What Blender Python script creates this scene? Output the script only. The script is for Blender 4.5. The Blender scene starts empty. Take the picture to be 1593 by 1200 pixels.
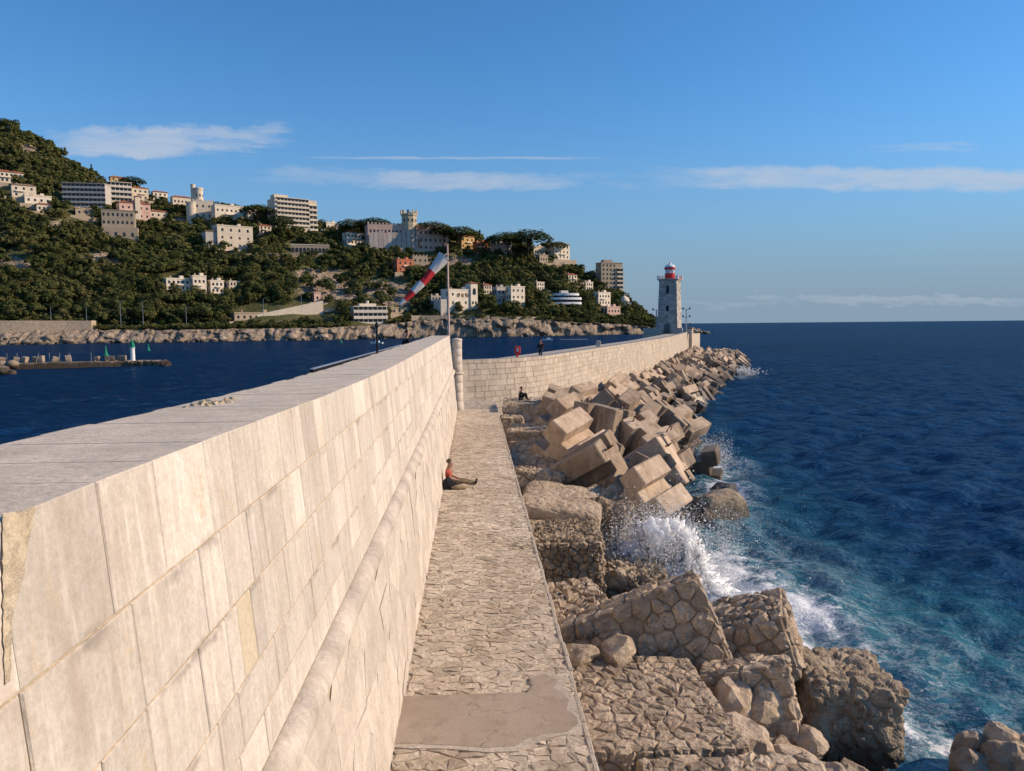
import bpy, bmesh, math, random
import numpy as np
from mathutils import Vector, Matrix, Euler, noise as mn
random.seed(7); rng = np.random.default_rng(7)
PI = math.pi
scene = bpy.context.scene
COL = scene.collection

# ---------------------------------------------------------------- camera
IW, IH, FPX = 1593.0, 1200.0, 1180.0
CAMP = Vector((0, 0, 9.0))
ROLL, PITCH, YAW = -math.radians(0.52), math.atan((600 - 505.7) / FPX), math.atan((796.5 - 738) / FPX)
FW = Vector((math.sin(YAW) * math.cos(PITCH), math.cos(YAW) * math.cos(PITCH), -math.sin(PITCH)))
_r = Vector((math.cos(YAW), -math.sin(YAW), 0)); _d = FW.cross(_r)
RI = math.cos(ROLL) * _r - math.sin(ROLL) * _d
DI = math.sin(ROLL) * _r + math.cos(ROLL) * _d
cd = bpy.data.cameras.new('camera'); cam = bpy.data.objects.new('camera', cd); COL.objects.link(cam)
cd.sensor_width = 36.0; cd.lens = 36.0 * FPX / IW; cd.clip_start = 0.1; cd.clip_end = 90000
cam.matrix_world = Matrix(((RI.x, -DI.x, -FW.x, CAMP.x), (RI.y, -DI.y, -FW.y, CAMP.y), (RI.z, -DI.z, -FW.z, CAMP.z), (0, 0, 0, 1)))
scene.camera = cam
def ray(px, py): return FW + RI * ((px - IW / 2) / FPX) + DI * ((py - IH / 2) / FPX)
def G(px, py, z):                       # where the sight line meets the level z
    v = ray(px, py); return CAMP + v * ((z - CAMP.z) / v.z)
def D(px, py, y):                       # a point at the true distance y along the jetty
    v = ray(px, py); return CAMP + v * (y / v.y)

# ---------------------------------------------------------------- light
SUN_EL, SUN_AZ = math.radians(27), math.radians(89)      # azimuth clockwise from +Y
SUND = Vector((math.sin(SUN_AZ) * math.cos(SUN_EL), math.cos(SUN_AZ) * math.cos(SUN_EL), math.sin(SUN_EL)))
ld = bpy.data.lights.new('sun', 'SUN'); ld.energy = 5.0; ld.angle = math.radians(0.53); ld.color = (1.0, 0.79, 0.575)
lo = bpy.data.objects.new('sun', ld); COL.objects.link(lo); lo.location = (60, -10, 60)
lo.rotation_euler = (-SUND).to_track_quat('-Z', 'Y').to_euler()
scene.view_settings.view_transform = 'Standard'; scene.view_settings.look = 'None'
scene.view_settings.exposure = 0.0; scene.view_settings.gamma = 1.0; scene.view_settings.use_curve_mapping = False
scene.cycles.use_denoising = True; scene.cycles.sample_clamp_direct = 1.6; scene.cycles.use_adaptive_sampling = True; scene.cycles.adaptive_threshold = .03
scene.cycles.max_bounces = 6; scene.cycles.diffuse_bounces = 2; scene.cycles.glossy_bounces = 2; scene.cycles.transmission_bounces = 2; scene.cycles.volume_bounces = 6; scene.cycles.transparent_max_bounces = 16

# ---------------------------------------------------------------- node helpers
class NT:
    def __init__(s, nt): s.nt = nt
    def n(s, t, _p=None, **ins):
        nd = s.nt.nodes.new(t)
        for k, v in (_p or {}).items(): setattr(nd, k, v)
        for k, v in ins.items():
            sock = nd.inputs[int(k[1:])] if k[0] == 'i' and k[1:].isdigit() else nd.inputs[k.replace('_', ' ')]
            if isinstance(v, bpy.types.NodeSocket): s.nt.links.new(v, sock)
            else: sock.default_value = v
        return nd
    def m(s, op, a, b=0.0, c=0.0, clamp=False):
        return s.n('ShaderNodeMath', {'operation': op, 'use_clamp': clamp}, i0=a, i1=b, i2=c).outputs[0]
    def vm(s, op, a, b=(0, 0, 0)):
        return s.n('ShaderNodeVectorMath', {'operation': op}, i0=a, i1=b).outputs[0]
    def noise(s, vec, scale, detail=6, rough=0.55, dist=0.0):
        return s.n('ShaderNodeTexNoise', Vector=vec, Scale=scale, Detail=detail, Roughness=rough, Distortion=dist).outputs[0]
    def rng(s, v, a, b, c=0.0, d=1.0, smooth=False):
        return s.n('ShaderNodeMapRange', {'interpolation_type': 'SMOOTHSTEP' if smooth else 'LINEAR', 'clamp': True}, i0=v, i1=a, i2=b, i3=c, i4=d).outputs[0]
    def mix(s, f, a, b, mode='MIX'):
        nd = s.nt.nodes.new('ShaderNodeMix'); nd.data_type = 'RGBA'; nd.blend_type = mode; nd.clamp_factor = True
        for i, v in ((0, f), (6, a), (7, b)):
            if isinstance(v, bpy.types.NodeSocket): s.nt.links.new(v, nd.inputs[i])
            else:
                nd.inputs[i].default_value = v if i == 0 else (tuple(v) + (1,) if len(v) == 3 else v)
        return nd.outputs[2]
    def sep(s, v): return s.n('ShaderNodeSeparateXYZ', i0=v).outputs
    def comb(s, x, y, z): return s.n('ShaderNodeCombineXYZ', i0=x, i1=y, i2=z).outputs[0]

# ---------------------------------------------------------------- world: daylight sky with thin cloud bands
world = bpy.data.worlds.new('World'); scene.world = world; world.use_nodes = True
wn = world.node_tree; wn.nodes.clear(); W = NT(wn)
sky = W.n('ShaderNodeTexSky', {'sky_type': 'NISHITA', 'sun_disc': False, 'sun_elevation': SUN_EL, 'sun_rotation': SUN_AZ,
                               'air_density': 1.0, 'dust_density': 0.15, 'ozone_density': 2.2, 'altitude': 0.0})
gen = W.n('ShaderNodeTexCoord').outputs['Generated']
dx, dy, dz = W.sep(W.vm('NORMALIZE', gen))
el = W.m('ARCSINE', dz); fdy = W.m('MAXIMUM', dy, .08); az = W.m('DIVIDE', dx, fdy); lay = W.m('DIVIDE', dz, fdy)      # az, lay: place on a flat cloud layer ahead
def gauss(v, c, w, p=2): # flat-topped bell
    q = W.m('ABSOLUTE', W.m('DIVIDE', W.m('SUBTRACT', v, c), w))
    return W.m('EXPONENT', W.m('MULTIPLY', W.m('POWER', q, float(p)), -1.0))
def azel(px, py):
    v = ray(px, py).normalized(); return v.x / v.y, v.z / v.y
nzA = W.noise(W.comb(W.m('MULTIPLY', az, 9.0), W.m('MULTIPLY', lay, 48.0), 3.1), 1.0, 7, .66, 0.5)
nzB = W.noise(W.comb(W.m('ADD', W.m('MULTIPLY', az, 20.0), W.m('MULTIPLY', lay, 60.0)), W.m('MULTIPLY', lay, 120.0), 8.3), 1.0, 5, .62, .3)
nzW = W.m('SUBTRACT', W.noise(W.comb(W.m('MULTIPLY', az, 13.0), W.m('MULTIPLY', lay, 14.0), 5.7), 1.0, 5, .62), .5)
def cloud(x0, x1, y0, y1, nz, lo, hi, amt, pe=4, wob=1.1):
    a0, _ = azel(x0, (y0 + y1) / 2); a1, _ = azel(x1, (y0 + y1) / 2)
    _, e0 = azel((x0 + x1) / 2, y1); _, e1 = azel((x0 + x1) / 2, y0)
    e = W.m('ADD', lay, W.m('MULTIPLY', nzW, (e1 - e0) * wob))
    msk = W.m('MULTIPLY', gauss(az, (a0 + a1) / 2, (a1 - a0) / 2, 4), gauss(e, (e0 + e1) / 2, (e1 - e0) / 2, pe))
    return W.m('MULTIPLY', W.rng(W.m('ADD', W.m('MULTIPLY', msk, .55), W.m('MULTIPLY', nz, .75)), lo, hi, 0, 1, True), W.m('MULTIPLY', W.m('MINIMUM', W.m('MULTIPLY', msk, 2.0), 1.0), amt))
cl = [cloud(45, 345, 192, 246, nzA, .60, 1.08, .80, 6, 1.0),
      cloud(230, 470, 178, 242, nzB, .62, 1.02, .55, 4, 1.2),
      cloud(520, 930, 264, 300, nzA, .60, 1.04, .62, 4, 1.0),
      cloud(360, 640, 255, 290, nzB, .68, 1.1, .32, 4, 1.2),
      cloud(450, 980, 243, 249, nzB, .55, 1.0, .42, 2, .8),
      cloud(900, 2100, 255, 299, nzA, .57, 1.08, .78, 4, .8),
      cloud(1300, 1560, 218, 238, nzB, .72, 1.08, .34, 4, 1.2),
      cloud(840, 2600, 455, 475, nzB, .74, 1.0, .30, 4, 2.4)]
tot = cl[0]
for c in cl[1:]: tot = W.m('MAXIMUM', tot, c)
SKYS = 0.092
hz = gauss(W.m('MAXIMUM', el, 0.0), 0.0, .165)                      # pale sea haze above the horizon
skc = W.mix(1.0, sky.outputs[0], (0.60, 1.22, 1.70), 'MULTIPLY')
skc = W.mix(hz, skc, tuple(v / SKYS for v in (0.25, 0.345, 0.45)))
skc = W.mix(tot, skc, tuple(v / SKYS for v in (0.52, 0.58, 0.68)))
bg = W.n('ShaderNodeBackground', Color=skc, Strength=SKYS)
W.n('ShaderNodeOutputWorld', Surface=bg.outputs[0])

world.cycles.sampling_method = 'MANUAL'; world.cycles.sample_map_resolution = 256

# ---------------------------------------------------------------- object helpers
def tag(o, label=None, cat=None, group=None, kind=None):
    if label: o['label'] = label
    if cat: o['category'] = cat
    if group: o['group'] = group
    if kind: o['kind'] = kind
    return o
def empty(name, loc=(0, 0, 0), rz=0.0):
    o = bpy.data.objects.new(name, None); COL.objects.link(o); o.location = loc; o.rotation_euler = (0, 0, rz)
    o.empty_display_size = 0.2
    return o
def link(name, me, parent=None):
    o = bpy.data.objects.new(name, me); COL.objects.link(o)
    if parent is not None: o.parent = parent
    return o
def rotm(rx=0, ry=0, rz=0): return Euler((rx, ry, rz)).to_matrix()

class MB:
    """collects faces; build() links them as ONE mesh object"""
    def __init__(s): s.v = []; s.f = []; s.t = []; s.mi = []; s.tone = 0.5; s.m = 0
    def add(s, vs, fs, tone=None, m=None):
        o = len(s.v); s.v.extend([tuple(p) for p in vs]); s.t.extend([s.tone if tone is None else tone] * len(vs))
        s.f.extend([tuple(i + o for i in f) for f in fs]); s.mi.extend([s.m if m is None else m] * len(fs)); return s
    def box(s, c, d, R=None, tone=None, bev=0.0, m=None):
        c = Vector(c); hx, hy, hz = d[0] / 2, d[1] / 2, d[2] / 2; R = R or Matrix.Identity(3)
        if bev <= 0:
            vs = [c + R @ Vector((sx * hx, sy * hy, sz * hz)) for sz in (-1, 1) for sx, sy in ((-1, -1), (1, -1), (1, 1), (-1, 1))]
            fs = [(0, 3, 2, 1), (4, 5, 6, 7), (0, 1, 5, 4), (1, 2, 6, 5), (2, 3, 7, 6), (3, 0, 4, 7)]
        else:
            b = bev; vs = []; rings = [(-hz, b), (-hz + b, 0), (hz - b, 0), (hz, b)]
            for z, i in rings:
                for sx, sy in ((-1, -1), (1, -1), (1, 1), (-1, 1)):
                    if i: vs += [c + R @ Vector((sx * (hx - b), sy * (hy - b), z))] * 2
                    else:
                        p = [Vector((sx * (hx - b), sy * hy, z)), Vector((sx * hx, sy * (hy - b), z))]
                        if sx * sy > 0 and True: pass
                        if (sx, sy) in ((-1, -1), (1, 1)): p = p[::-1]
                        vs += [c + R @ q for q in p]
            fs = [tuple(range(6, -1, -2)), (24, 26, 28, 30)]
            for k in range(3):
                for j in range(8):
                    a, b2 = k * 8 + j, k * 8 + (j + 1) % 8
                    fs.append((a, b2, b2 + 8, a + 8))
        return s.add(vs, fs, tone, m)
    def tube(s, pts, rad, n=8, tone=None, m=None, caps=True):
        pts = [Vector(p) for p in pts]; rad = rad if isinstance(rad, (list, tuple)) else [rad] * len(pts); vs = []; fs = []
        for i, p in enumerate(pts):
            t = (pts[min(i + 1, len(pts) - 1)] - pts[max(i - 1, 0)]).normalized()
            a = Vector((0, 0, 1)) if abs(t.z) < .9 else Vector((1, 0, 0)); u = t.cross(a).normalized(); w = t.cross(u)
            for j in range(n):
                q = 2 * PI * j / n; vs.append(p + (u * math.cos(q) + w * math.sin(q)) * rad[i])
        for i in range(len(pts) - 1):
            for j in range(n):
                a, b = i * n + j, i * n + (j + 1) % n; fs.append((a, a + n, b + n, b))
        if caps: fs += [tuple(range(n)), tuple(range((len(pts) - 1) * n, len(pts) * n))[::-1]]
        return s.add(vs, fs, tone, m)
    def lathe(s, prof, c=(0, 0, 0), n=20, tone=None, m=None):
        c = Vector(c); vs = []; fs = []
        for r, z in prof:
            for j in range(n): q = 2 * PI * j / n; vs.append(c + Vector((r * math.cos(q), r * math.sin(q), z)))
        for i in range(len(prof) - 1):
            for j in range(n): a, b = i * n + j, i * n + (j + 1) % n; fs.append((a, b, b + n, a + n))
        fs += [tuple(range(n))[::-1], tuple(range((len(prof) - 1) * n, len(prof) * n))]
        return s.add(vs, fs, tone, m)
    def prism(s, poly, z0, z1, tone=None, m=None, T=None):
        T = T or (lambda x, y, z: Vector((x, y, z))); n = len(poly)
        vs = [T(x, y, z0) for x, y in poly] + [T(x, y, z1) for x, y in poly]
        fs = [tuple(range(n))[::-1], tuple(range(n, 2 * n))] + [(i, (i + 1) % n, n + (i + 1) % n, n + i) for i in range(n)]
        return s.add(vs, fs, tone, m)
    def mesh(s, name, mats, smooth=False):
        me = bpy.data.meshes.new(name); me.from_pydata(s.v, [], s.f)
        for mt in (mats if isinstance(mats, (list, tuple)) else [mats]): me.materials.append(mt)
        if any(s.mi): me.polygons.foreach_set('material_index', s.mi)
        at = me.attributes.new('tone', 'FLOAT', 'POINT'); at.data.foreach_set('value', s.t)
        if smooth: me.polygons.foreach_set('use_smooth', [True] * len(s.f))
        me.update(); return me
    def build(s, name, mats, parent=None, smooth=False): return link(name, s.mesh(name, mats, smooth), parent)

def npmesh(name, v, f, mats, tone=None, smooth=False, attrs=None):
    """arrays to mesh; f is an (n,k) index array"""
    me = bpy.data.meshes.new(name); v = np.ascontiguousarray(v, np.float32); f = np.ascontiguousarray(f, np.int32); n, k = f.shape
    me.vertices.add(len(v)); me.vertices.foreach_set('co', v.ravel())
    me.loops.add(n * k); me.loops.foreach_set('vertex_index', f.ravel())
    me.polygons.add(n); me.polygons.foreach_set('loop_start', np.arange(0, n * k, k, dtype=np.int32))
    for mt in (mats if isinstance(mats, (list, tuple)) else [mats]): me.materials.append(mt)
    if smooth: me.polygons.foreach_set('use_smooth', np.ones(n, bool))
    me.update(calc_edges=True)
    a = dict(attrs or {}); a['tone'] = np.full(len(v), .5) if tone is None else tone
    for kk, arr in a.items():
        at = me.attributes.new(kk, 'FLOAT', 'POINT'); at.data.foreach_set('value', np.ascontiguousarray(arr, np.float32))
    return me
def vnoise(x, y, seed=0):
    """value noise on arrays"""
    xi = np.floor(x).astype(np.int64); yi = np.floor(y).astype(np.int64); fx = x - xi; fy = y - yi
    fx = fx * fx * (3 - 2 * fx); fy = fy * fy * (3 - 2 * fy)
    def h(a, b):
        q = (a * 374761393 + b * 668265263 + seed * 1442695041) & 0x7fffffff
        q = ((q ^ (q >> 13)) * 1274126177) & 0x7fffffff
        return ((q ^ (q >> 16)) & 0xffff) / 65535.0
    return (h(xi, yi) * (1 - fx) + h(xi + 1, yi) * fx) * (1 - fy) + (h(xi, yi + 1) * (1 - fx) + h(xi + 1, yi + 1) * fx) * fy
def fbm(x, y, seed=0, o=4, g=.5):
    s = 0; a = 1; t = 0
    for i in range(o): s = s + a * vnoise(x * 2 ** i + i * 17.3, y * 2 ** i - i * 9.1, seed + i); t += a; a *= g
    return s / t

# ---------------------------------------------------------------- materials
def stone_mat(name, c1, c2, scale=1.2, tone=0.5, bump=.5, bscale=14, bdist=.03, streak=None, rough=.9, top=None, pits=0.0, cracks=0.0, stretch=(1, 1, 1), c3=None, wet=None, det=4, smear=False):
    m = bpy.data.materials.new(name); m.use_nodes = True; m.node_tree.nodes.clear(); N = NT(m.node_tree)
    geo = N.n('ShaderNodeNewGeometry'); pos = geo.outputs['Position']
    P = N.vm('MULTIPLY', pos, stretch)
    t = N.n('ShaderNodeAttribute', {'attribute_name': 'tone'}).outputs['Fac']
    big = N.noise(P, scale, 4, .62)
    col = N.mix(N.rng(big, .34, .68), c1, c2)
    if c3: col = N.mix(N.rng(N.noise(P, scale * 3.1, 3, .65), .52, .72), col, c3)
    fine = N.noise(P, bscale, det, .70)
    col = N.mix(N.m('MULTIPLY', N.rng(fine, .30, .75), .55), col, N.mix(1.0, col, (.55, .52, .48), 'MULTIPLY'))
    h = fine
    if streak:
        sv = N.noise(N.vm('MULTIPLY', pos, streak[0]), 1.0, 3, .6)
        col = N.mix(N.m('MULTIPLY', N.rng(sv, .50, .72), streak[2]), col, streak[1])
        sw = N.noise(N.vm('MULTIPLY', N.vm('ADD', pos, (7.3, 3.1, 1.7)), streak[0]), 1.9, 3, .6)
        col = N.mix(N.m('MULTIPLY', N.rng(sw, .55, .75), streak[2] * .8), col, tuple(min(1, q * 1.18) for q in c2))
        h = N.m('ADD', h, N.m('MULTIPLY', sv, .35))
    if pits:
        vo = N.n('ShaderNodeTexVoronoi', {'feature': 'F1'}, Vector=N.vm('ADD', P, N.n('ShaderNodeTexNoise', Vector=P, Scale=bscale).outputs[1]), Scale=bscale * 1.6).outputs[0]
        pit = N.rng(vo, .10, .34, 1, 0)
        pit = N.m('MULTIPLY', pit, N.rng(N.noise(P, bscale * .35, 3), .45, .6))
        col = N.mix(N.m('MULTIPLY', pit, .7 * pits), col, tuple(q * .35 for q in c1)); h = N.m('SUBTRACT', h, N.m('MULTIPLY', pit, pits))
    if cracks:
        cv = N.n('ShaderNodeTexVoronoi', {'feature': 'DISTANCE_TO_EDGE'}, Vector=N.vm('ADD', P, N.vm('MULTIPLY', N.n('ShaderNodeTexNoise', Vector=P, Scale=2.2, Detail=4.0, Roughness=.6).outputs[1], (1.1, 1.1, 1.1))), Scale=cracks).outputs[0]
        cm = N.m('MULTIPLY', N.rng(cv, 0.002, .010, 1, 0), N.rng(N.noise(P, 1.1, 3), .46, .54))
        col = N.mix(N.m('MULTIPLY', cm, .75), col, tuple(q * .28 for q in c1)); h = N.m('SUBTRACT', h, N.m('MULTIPLY', cm, 1.2))
    col = N.mix(1.0, col, N.comb(*[N.rng(t, 0, 1, 1 - tone, 1 + tone)] * 3), 'MULTIPLY')
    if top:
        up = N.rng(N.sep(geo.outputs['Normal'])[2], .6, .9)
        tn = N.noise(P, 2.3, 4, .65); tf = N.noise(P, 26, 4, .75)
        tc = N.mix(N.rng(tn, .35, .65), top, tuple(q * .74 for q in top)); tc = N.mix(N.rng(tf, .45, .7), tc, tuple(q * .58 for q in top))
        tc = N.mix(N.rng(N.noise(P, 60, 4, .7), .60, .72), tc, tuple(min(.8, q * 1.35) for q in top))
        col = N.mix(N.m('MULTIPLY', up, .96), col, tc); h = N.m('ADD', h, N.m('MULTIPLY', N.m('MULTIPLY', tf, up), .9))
    if smear:                                                      # ochre repair mortar and grey lichen along the joints
        sm = N.m('MULTIPLY', N.rng(N.noise(N.vm('MULTIPLY', pos, (1, 1.6, .8)), 1.5, 5, .66), .60, .66), N.rng(N.noise(pos, 22, 3, .6), .38, .55))
        col = N.mix(N.m('MULTIPLY', sm, .62), col, (.58, .455, .29)); h = N.m('ADD', h, N.m('MULTIPLY', sm, .5))
        zz_ = N.sep(pos)[2]
        for zj, wd in ((7.83, .06), (7.355, .04), (6.89, .035)):
            dj = N.m('ABSOLUTE', N.m('SUBTRACT', N.m('ADD', zz_, N.m('MULTIPLY', N.m('SUBTRACT', N.noise(pos, 7, 3), .5), .10)), zj - .02)); jm = N.m('MULTIPLY', N.rng(dj, 0, wd, 1, 0), N.rng(N.noise(pos, 1.9, 4, .7), .50, .60))
            col = N.mix(N.m('MULTIPLY', jm, .55), col, (.20, .165, .13))
    if wet:
        z = N.sep(pos)[2]; wz = N.m('ADD', z, N.m('MULTIPLY', N.m('SUBTRACT', N.noise(pos, .7, 5), .5), wet[1]))
        wf = N.rng(wz, wet[0] * .4, wet[0], 1, 0, True)
        col = N.mix(N.m('MULTIPLY', wf, .88), col, wet[2]); rough = N.rng(wf, 0, 1, rough, .38)
    bp = N.n('ShaderNodeBump', Strength=bump, Distance=bdist, Height=h)
    bs = N.n('ShaderNodeBsdfPrincipled', Base_Color=col, Roughness=rough, Normal=bp.outputs[0]); bs.inputs['Specular IOR Level'].default_value = .25
    N.n('ShaderNodeOutputMaterial', Surface=bs.outputs[0]); return m
def plain(name, c, rough=.6, metal=0.0, var=.15, scale=3.0, bump=0.0, emit=None):
    m = bpy.data.materials.new(name); m.use_nodes = True; m.node_tree.nodes.clear(); N = NT(m.node_tree)
    pos = N.n('ShaderNodeNewGeometry').outputs['Position']; nz = N.noise(pos, scale, 3, .6)
    t = N.n('ShaderNodeAttribute', {'attribute_name': 'tone'}).outputs['Fac']
    col = N.mix(N.rng(nz, .3, .7), tuple(q * (1 - var) for q in c), tuple(min(.95, q * (1 + var)) for q in c))
    col = N.mix(1.0, col, N.comb(*[N.rng(t, 0, 1, .7, 1.3)] * 3), 'MULTIPLY')
    kw = {}
    if bump: kw['Normal'] = N.n('ShaderNodeBump', Strength=bump, Distance=.02, Height=nz).outputs[0]
    bs = N.n('ShaderNodeBsdfPrincipled', Base_Color=col, Roughness=rough, Metallic=metal, **kw)
    bs.inputs['Specular IOR Level'].default_value = .3
    N.n('ShaderNodeOutputMaterial', Surface=bs.outputs[0]); return m
M = {}
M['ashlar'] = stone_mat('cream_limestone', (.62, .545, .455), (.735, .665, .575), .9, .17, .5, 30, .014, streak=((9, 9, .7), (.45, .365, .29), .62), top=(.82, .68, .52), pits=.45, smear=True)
M['ashlar2'] = stone_mat('ochre_limestone', (.60, .50, .35), (.66, .57, .43), 1.6, .15, .4, 30, .015, pits=.3)
M['mortar'] = stone_mat('sandy_mortar', (.60, .48, .32), (.70, .585, .42), 3, .1, .9, 40, .02, pits=.5)
M['rustic'] = stone_mat('rough_white_limestone', (.59, .51, .42), (.70, .62, .52), 1.6, .12, .6, 18, .03, streak=((6, 6, .8), (.46, .385, .31), .5), pits=.4)
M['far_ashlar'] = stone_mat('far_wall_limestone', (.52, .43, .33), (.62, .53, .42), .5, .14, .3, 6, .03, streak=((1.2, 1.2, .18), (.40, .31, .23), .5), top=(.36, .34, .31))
M['paving'] = stone_mat('rough_paving_limestone', (.62, .50, .365), (.80, .68, .53), .45, .18, .8, 13, .05, c3=(.50, .385, .27), pits=.7, det=6)
M['pave_joint'] = stone_mat('paving_joint', (.60, .48, .35), (.76, .635, .49), 1.0, .1, 1.0, 16, .05, pits=.8)
M['kerb'] = stone_mat('kerb_cement', (.50, .42, .33), (.60, .52, .42), 2.0, .15, .8, 20, .03, pits=.6)
M['patch'] = stone_mat('brown_cement_patch', (.41, .32, .24), (.48, .385, .295), 1.1, .05, .5, 40, .012, pits=.3, cracks=1.1, c3=(.36, .275, .20))
M['rubble'] = stone_mat('rubble_limestone', (.52, .395, .275), (.71, .565, .41), 1.6, .24, 1.0, 7, .10, c3=(.41, .31, .22), pits=.7, det=6)
M['rubble_joint'] = stone_mat('rubble_joint', (.30, .22, .15), (.42, .32, .225), 2.0, .1, .9, 18, .04)
M['eroded'] = stone_mat('eroded_rock', (.40, .305, .20), (.60, .475, .34), 1.3, .25, 1.0, 7, .12, c3=(.24, .18, .115), pits=1.0, wet=(1.2, 1.3, (.045, .034, .022)))
M['concrete'] = stone_mat('weathered_concrete', (.38, .275, .185), (.53, .41, .295), .7, .36, .6, 9, .03, c3=(.30, .225, .16), streak=((1.6, 1.6, .35), (.21, .14, .09), .75), pits=.3, rough=.85, wet=(2.0, 2.2, (.085, .058, .034)))
M['core'] = stone_mat('dark_rubble_core', (.10, .08, .06), (.17, .14, .11), .8, .1, 1.0, 4, .2, wet=(1.0, 1.0, (.02, .018, .014)))
M['black'] = plain('black_iron', (.012, .012, .014), .45)
M['rust'] = plain('rusty_iron', (.12, .045, .02), .8, .3, .4, 20)
M['white'] = plain('white_paint', (.74, .74, .72), .5)
M['red'] = plain('red_paint', (.62, .035, .025), .5)
M['green'] = plain('green_paint', (.01, .22, .12), .5)
M['steel'] = plain('galvanised_steel', (.42, .43, .44), .4, .6)
# ---------------------------------------------------------------- polygons and stones
def clip(poly, nx, ny, c):
    out = []; n = len(poly)
    for i in range(n):
        a, b = poly[i], poly[(i + 1) % n]; da = a[0] * nx + a[1] * ny - c; db = b[0] * nx + b[1] * ny - c
        if da <= 0: out.append(a)
        if (da < 0 < db) or (db < 0 < da):
            t = da / (da - db); out.append((a[0] + (b[0] - a[0]) * t, a[1] + (b[1] - a[1]) * t))
    return out
def voronoi(w, h, size, rnd, aspect=1.0, jit=.42):
    """irregular polygons filling a w x h rectangle; aspect > 1 stretches them along x"""
    nx = max(1, round(w / (size * aspect ** .5))); ny = max(1, round(h * aspect ** .5 / size)); cx, cy = w / nx, h / ny; P = {}
    for j in range(-1, ny + 1):
        for i in range(-1, nx + 1):
            P[i, j] = ((i + .5 + .25 * (j % 2) + rnd.uniform(-jit, jit)) * cx, (j + .5 + rnd.uniform(-jit, jit)) * cy)
    k = cx / cy; cells = []
    for j in range(ny):
        for i in range(nx):
            p = P[i, j]; poly = [(0, 0), (w, 0), (w, h), (0, h)]
            for dj in (-2, -1, 0, 1, 2):
                for di in (-2, -1, 0, 1, 2):
                    q = P.get((i + di, j + dj))
                    if not q or (di == 0 and dj == 0): continue
                    # metric squeezed along x so cells keep the wanted aspect
                    nx_, ny_ = (q[0] - p[0]) / (k * k), (q[1] - p[1])
                    c = .5 * (nx_ * (q[0] + p[0]) + ny_ * (q[1] + p[1])); poly = clip(poly, nx_, ny_, c)
                    if len(poly) < 3: break
                if len(poly) < 3: break
            if len(poly) >= 3:
                out = []
                for a in poly:
                    if not out or abs(a[0] - out[-1][0]) + abs(a[1] - out[-1][1]) > .02 * size: out.append(a)
                if len(out) > 2 and abs(out[0][0] - out[-1][0]) + abs(out[0][1] - out[-1][1]) < .02 * size: out.pop()
                if len(out) >= 3: cells.append(out)
    return cells
def stone(mb, poly, T, rnd, gap=.02, bulge=.04, depth=.06, tone=None, rough=.3, edge=.72, irregular=True):
    """a raised stone over a 2D polygon; T(x,y,z) maps it to space, z outward"""
    q_ = []; ml = sum(math.hypot(p[0] - poly[i - 1][0], p[1] - poly[i - 1][1]) for i, p in enumerate(poly)) / len(poly)
    for i, p in enumerate(poly):                                   # break long straight edges
        b_ = poly[(i + 1) % len(poly)]; q_.append(p); L_ = math.hypot(b_[0] - p[0], b_[1] - p[1])
        if L_ > ml * .85 and irregular: t_ = rnd.uniform(.35, .65); o_ = rnd.uniform(-.02, .13) * L_; q_.append((p[0] + (b_[0] - p[0]) * t_ - (b_[1] - p[1]) / L_ * o_, p[1] + (b_[1] - p[1]) * t_ + (b_[0] - p[0]) / L_ * o_))
    poly = q_
    n = len(poly); cx = sum(p[0] for p in poly) / n; cy = sum(p[1] for p in poly) / n
    r = sum(math.hypot(p[0] - cx, p[1] - cy) for p in poly) / n
    if r < gap * 1.6: return
    s0 = max(.3, 1 - gap / r); b = bulge * rnd.uniform(.55, 1.35)
    ring = lambda s, z, j: [T(cx + (p[0] - cx) * s * (1 + rnd.uniform(-j, j)), cy + (p[1] - cy) * s * (1 + rnd.uniform(-j, j)), z + rnd.uniform(-rough, rough) * b) for p in poly]
    vs = [T(cx + (p[0] - cx) * s0, cy + (p[1] - cy) * s0, -depth) for p in poly] + ring(s0 * .985, b * .22, .03) + ring(s0 * (edge + .30) * .9, b * .78, .05) + ring(s0 * edge * .72, b * 1.04, .08) + [T(cx + rnd.uniform(-.1, .1) * r, cy + rnd.uniform(-.1, .1) * r, b * rnd.uniform(.8, 1.2))]
    fs = []
    for k in range(3):
        for i in range(n): a, c = k * n + i, k * n + (i + 1) % n; fs.append((a, c, c + n, a + n))
    fs += [(3 * n + i, 3 * n + (i + 1) % n, 4 * n) for i in range(n)]
    mb.add(vs, fs, rnd.random() if tone is None else tone)

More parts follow.
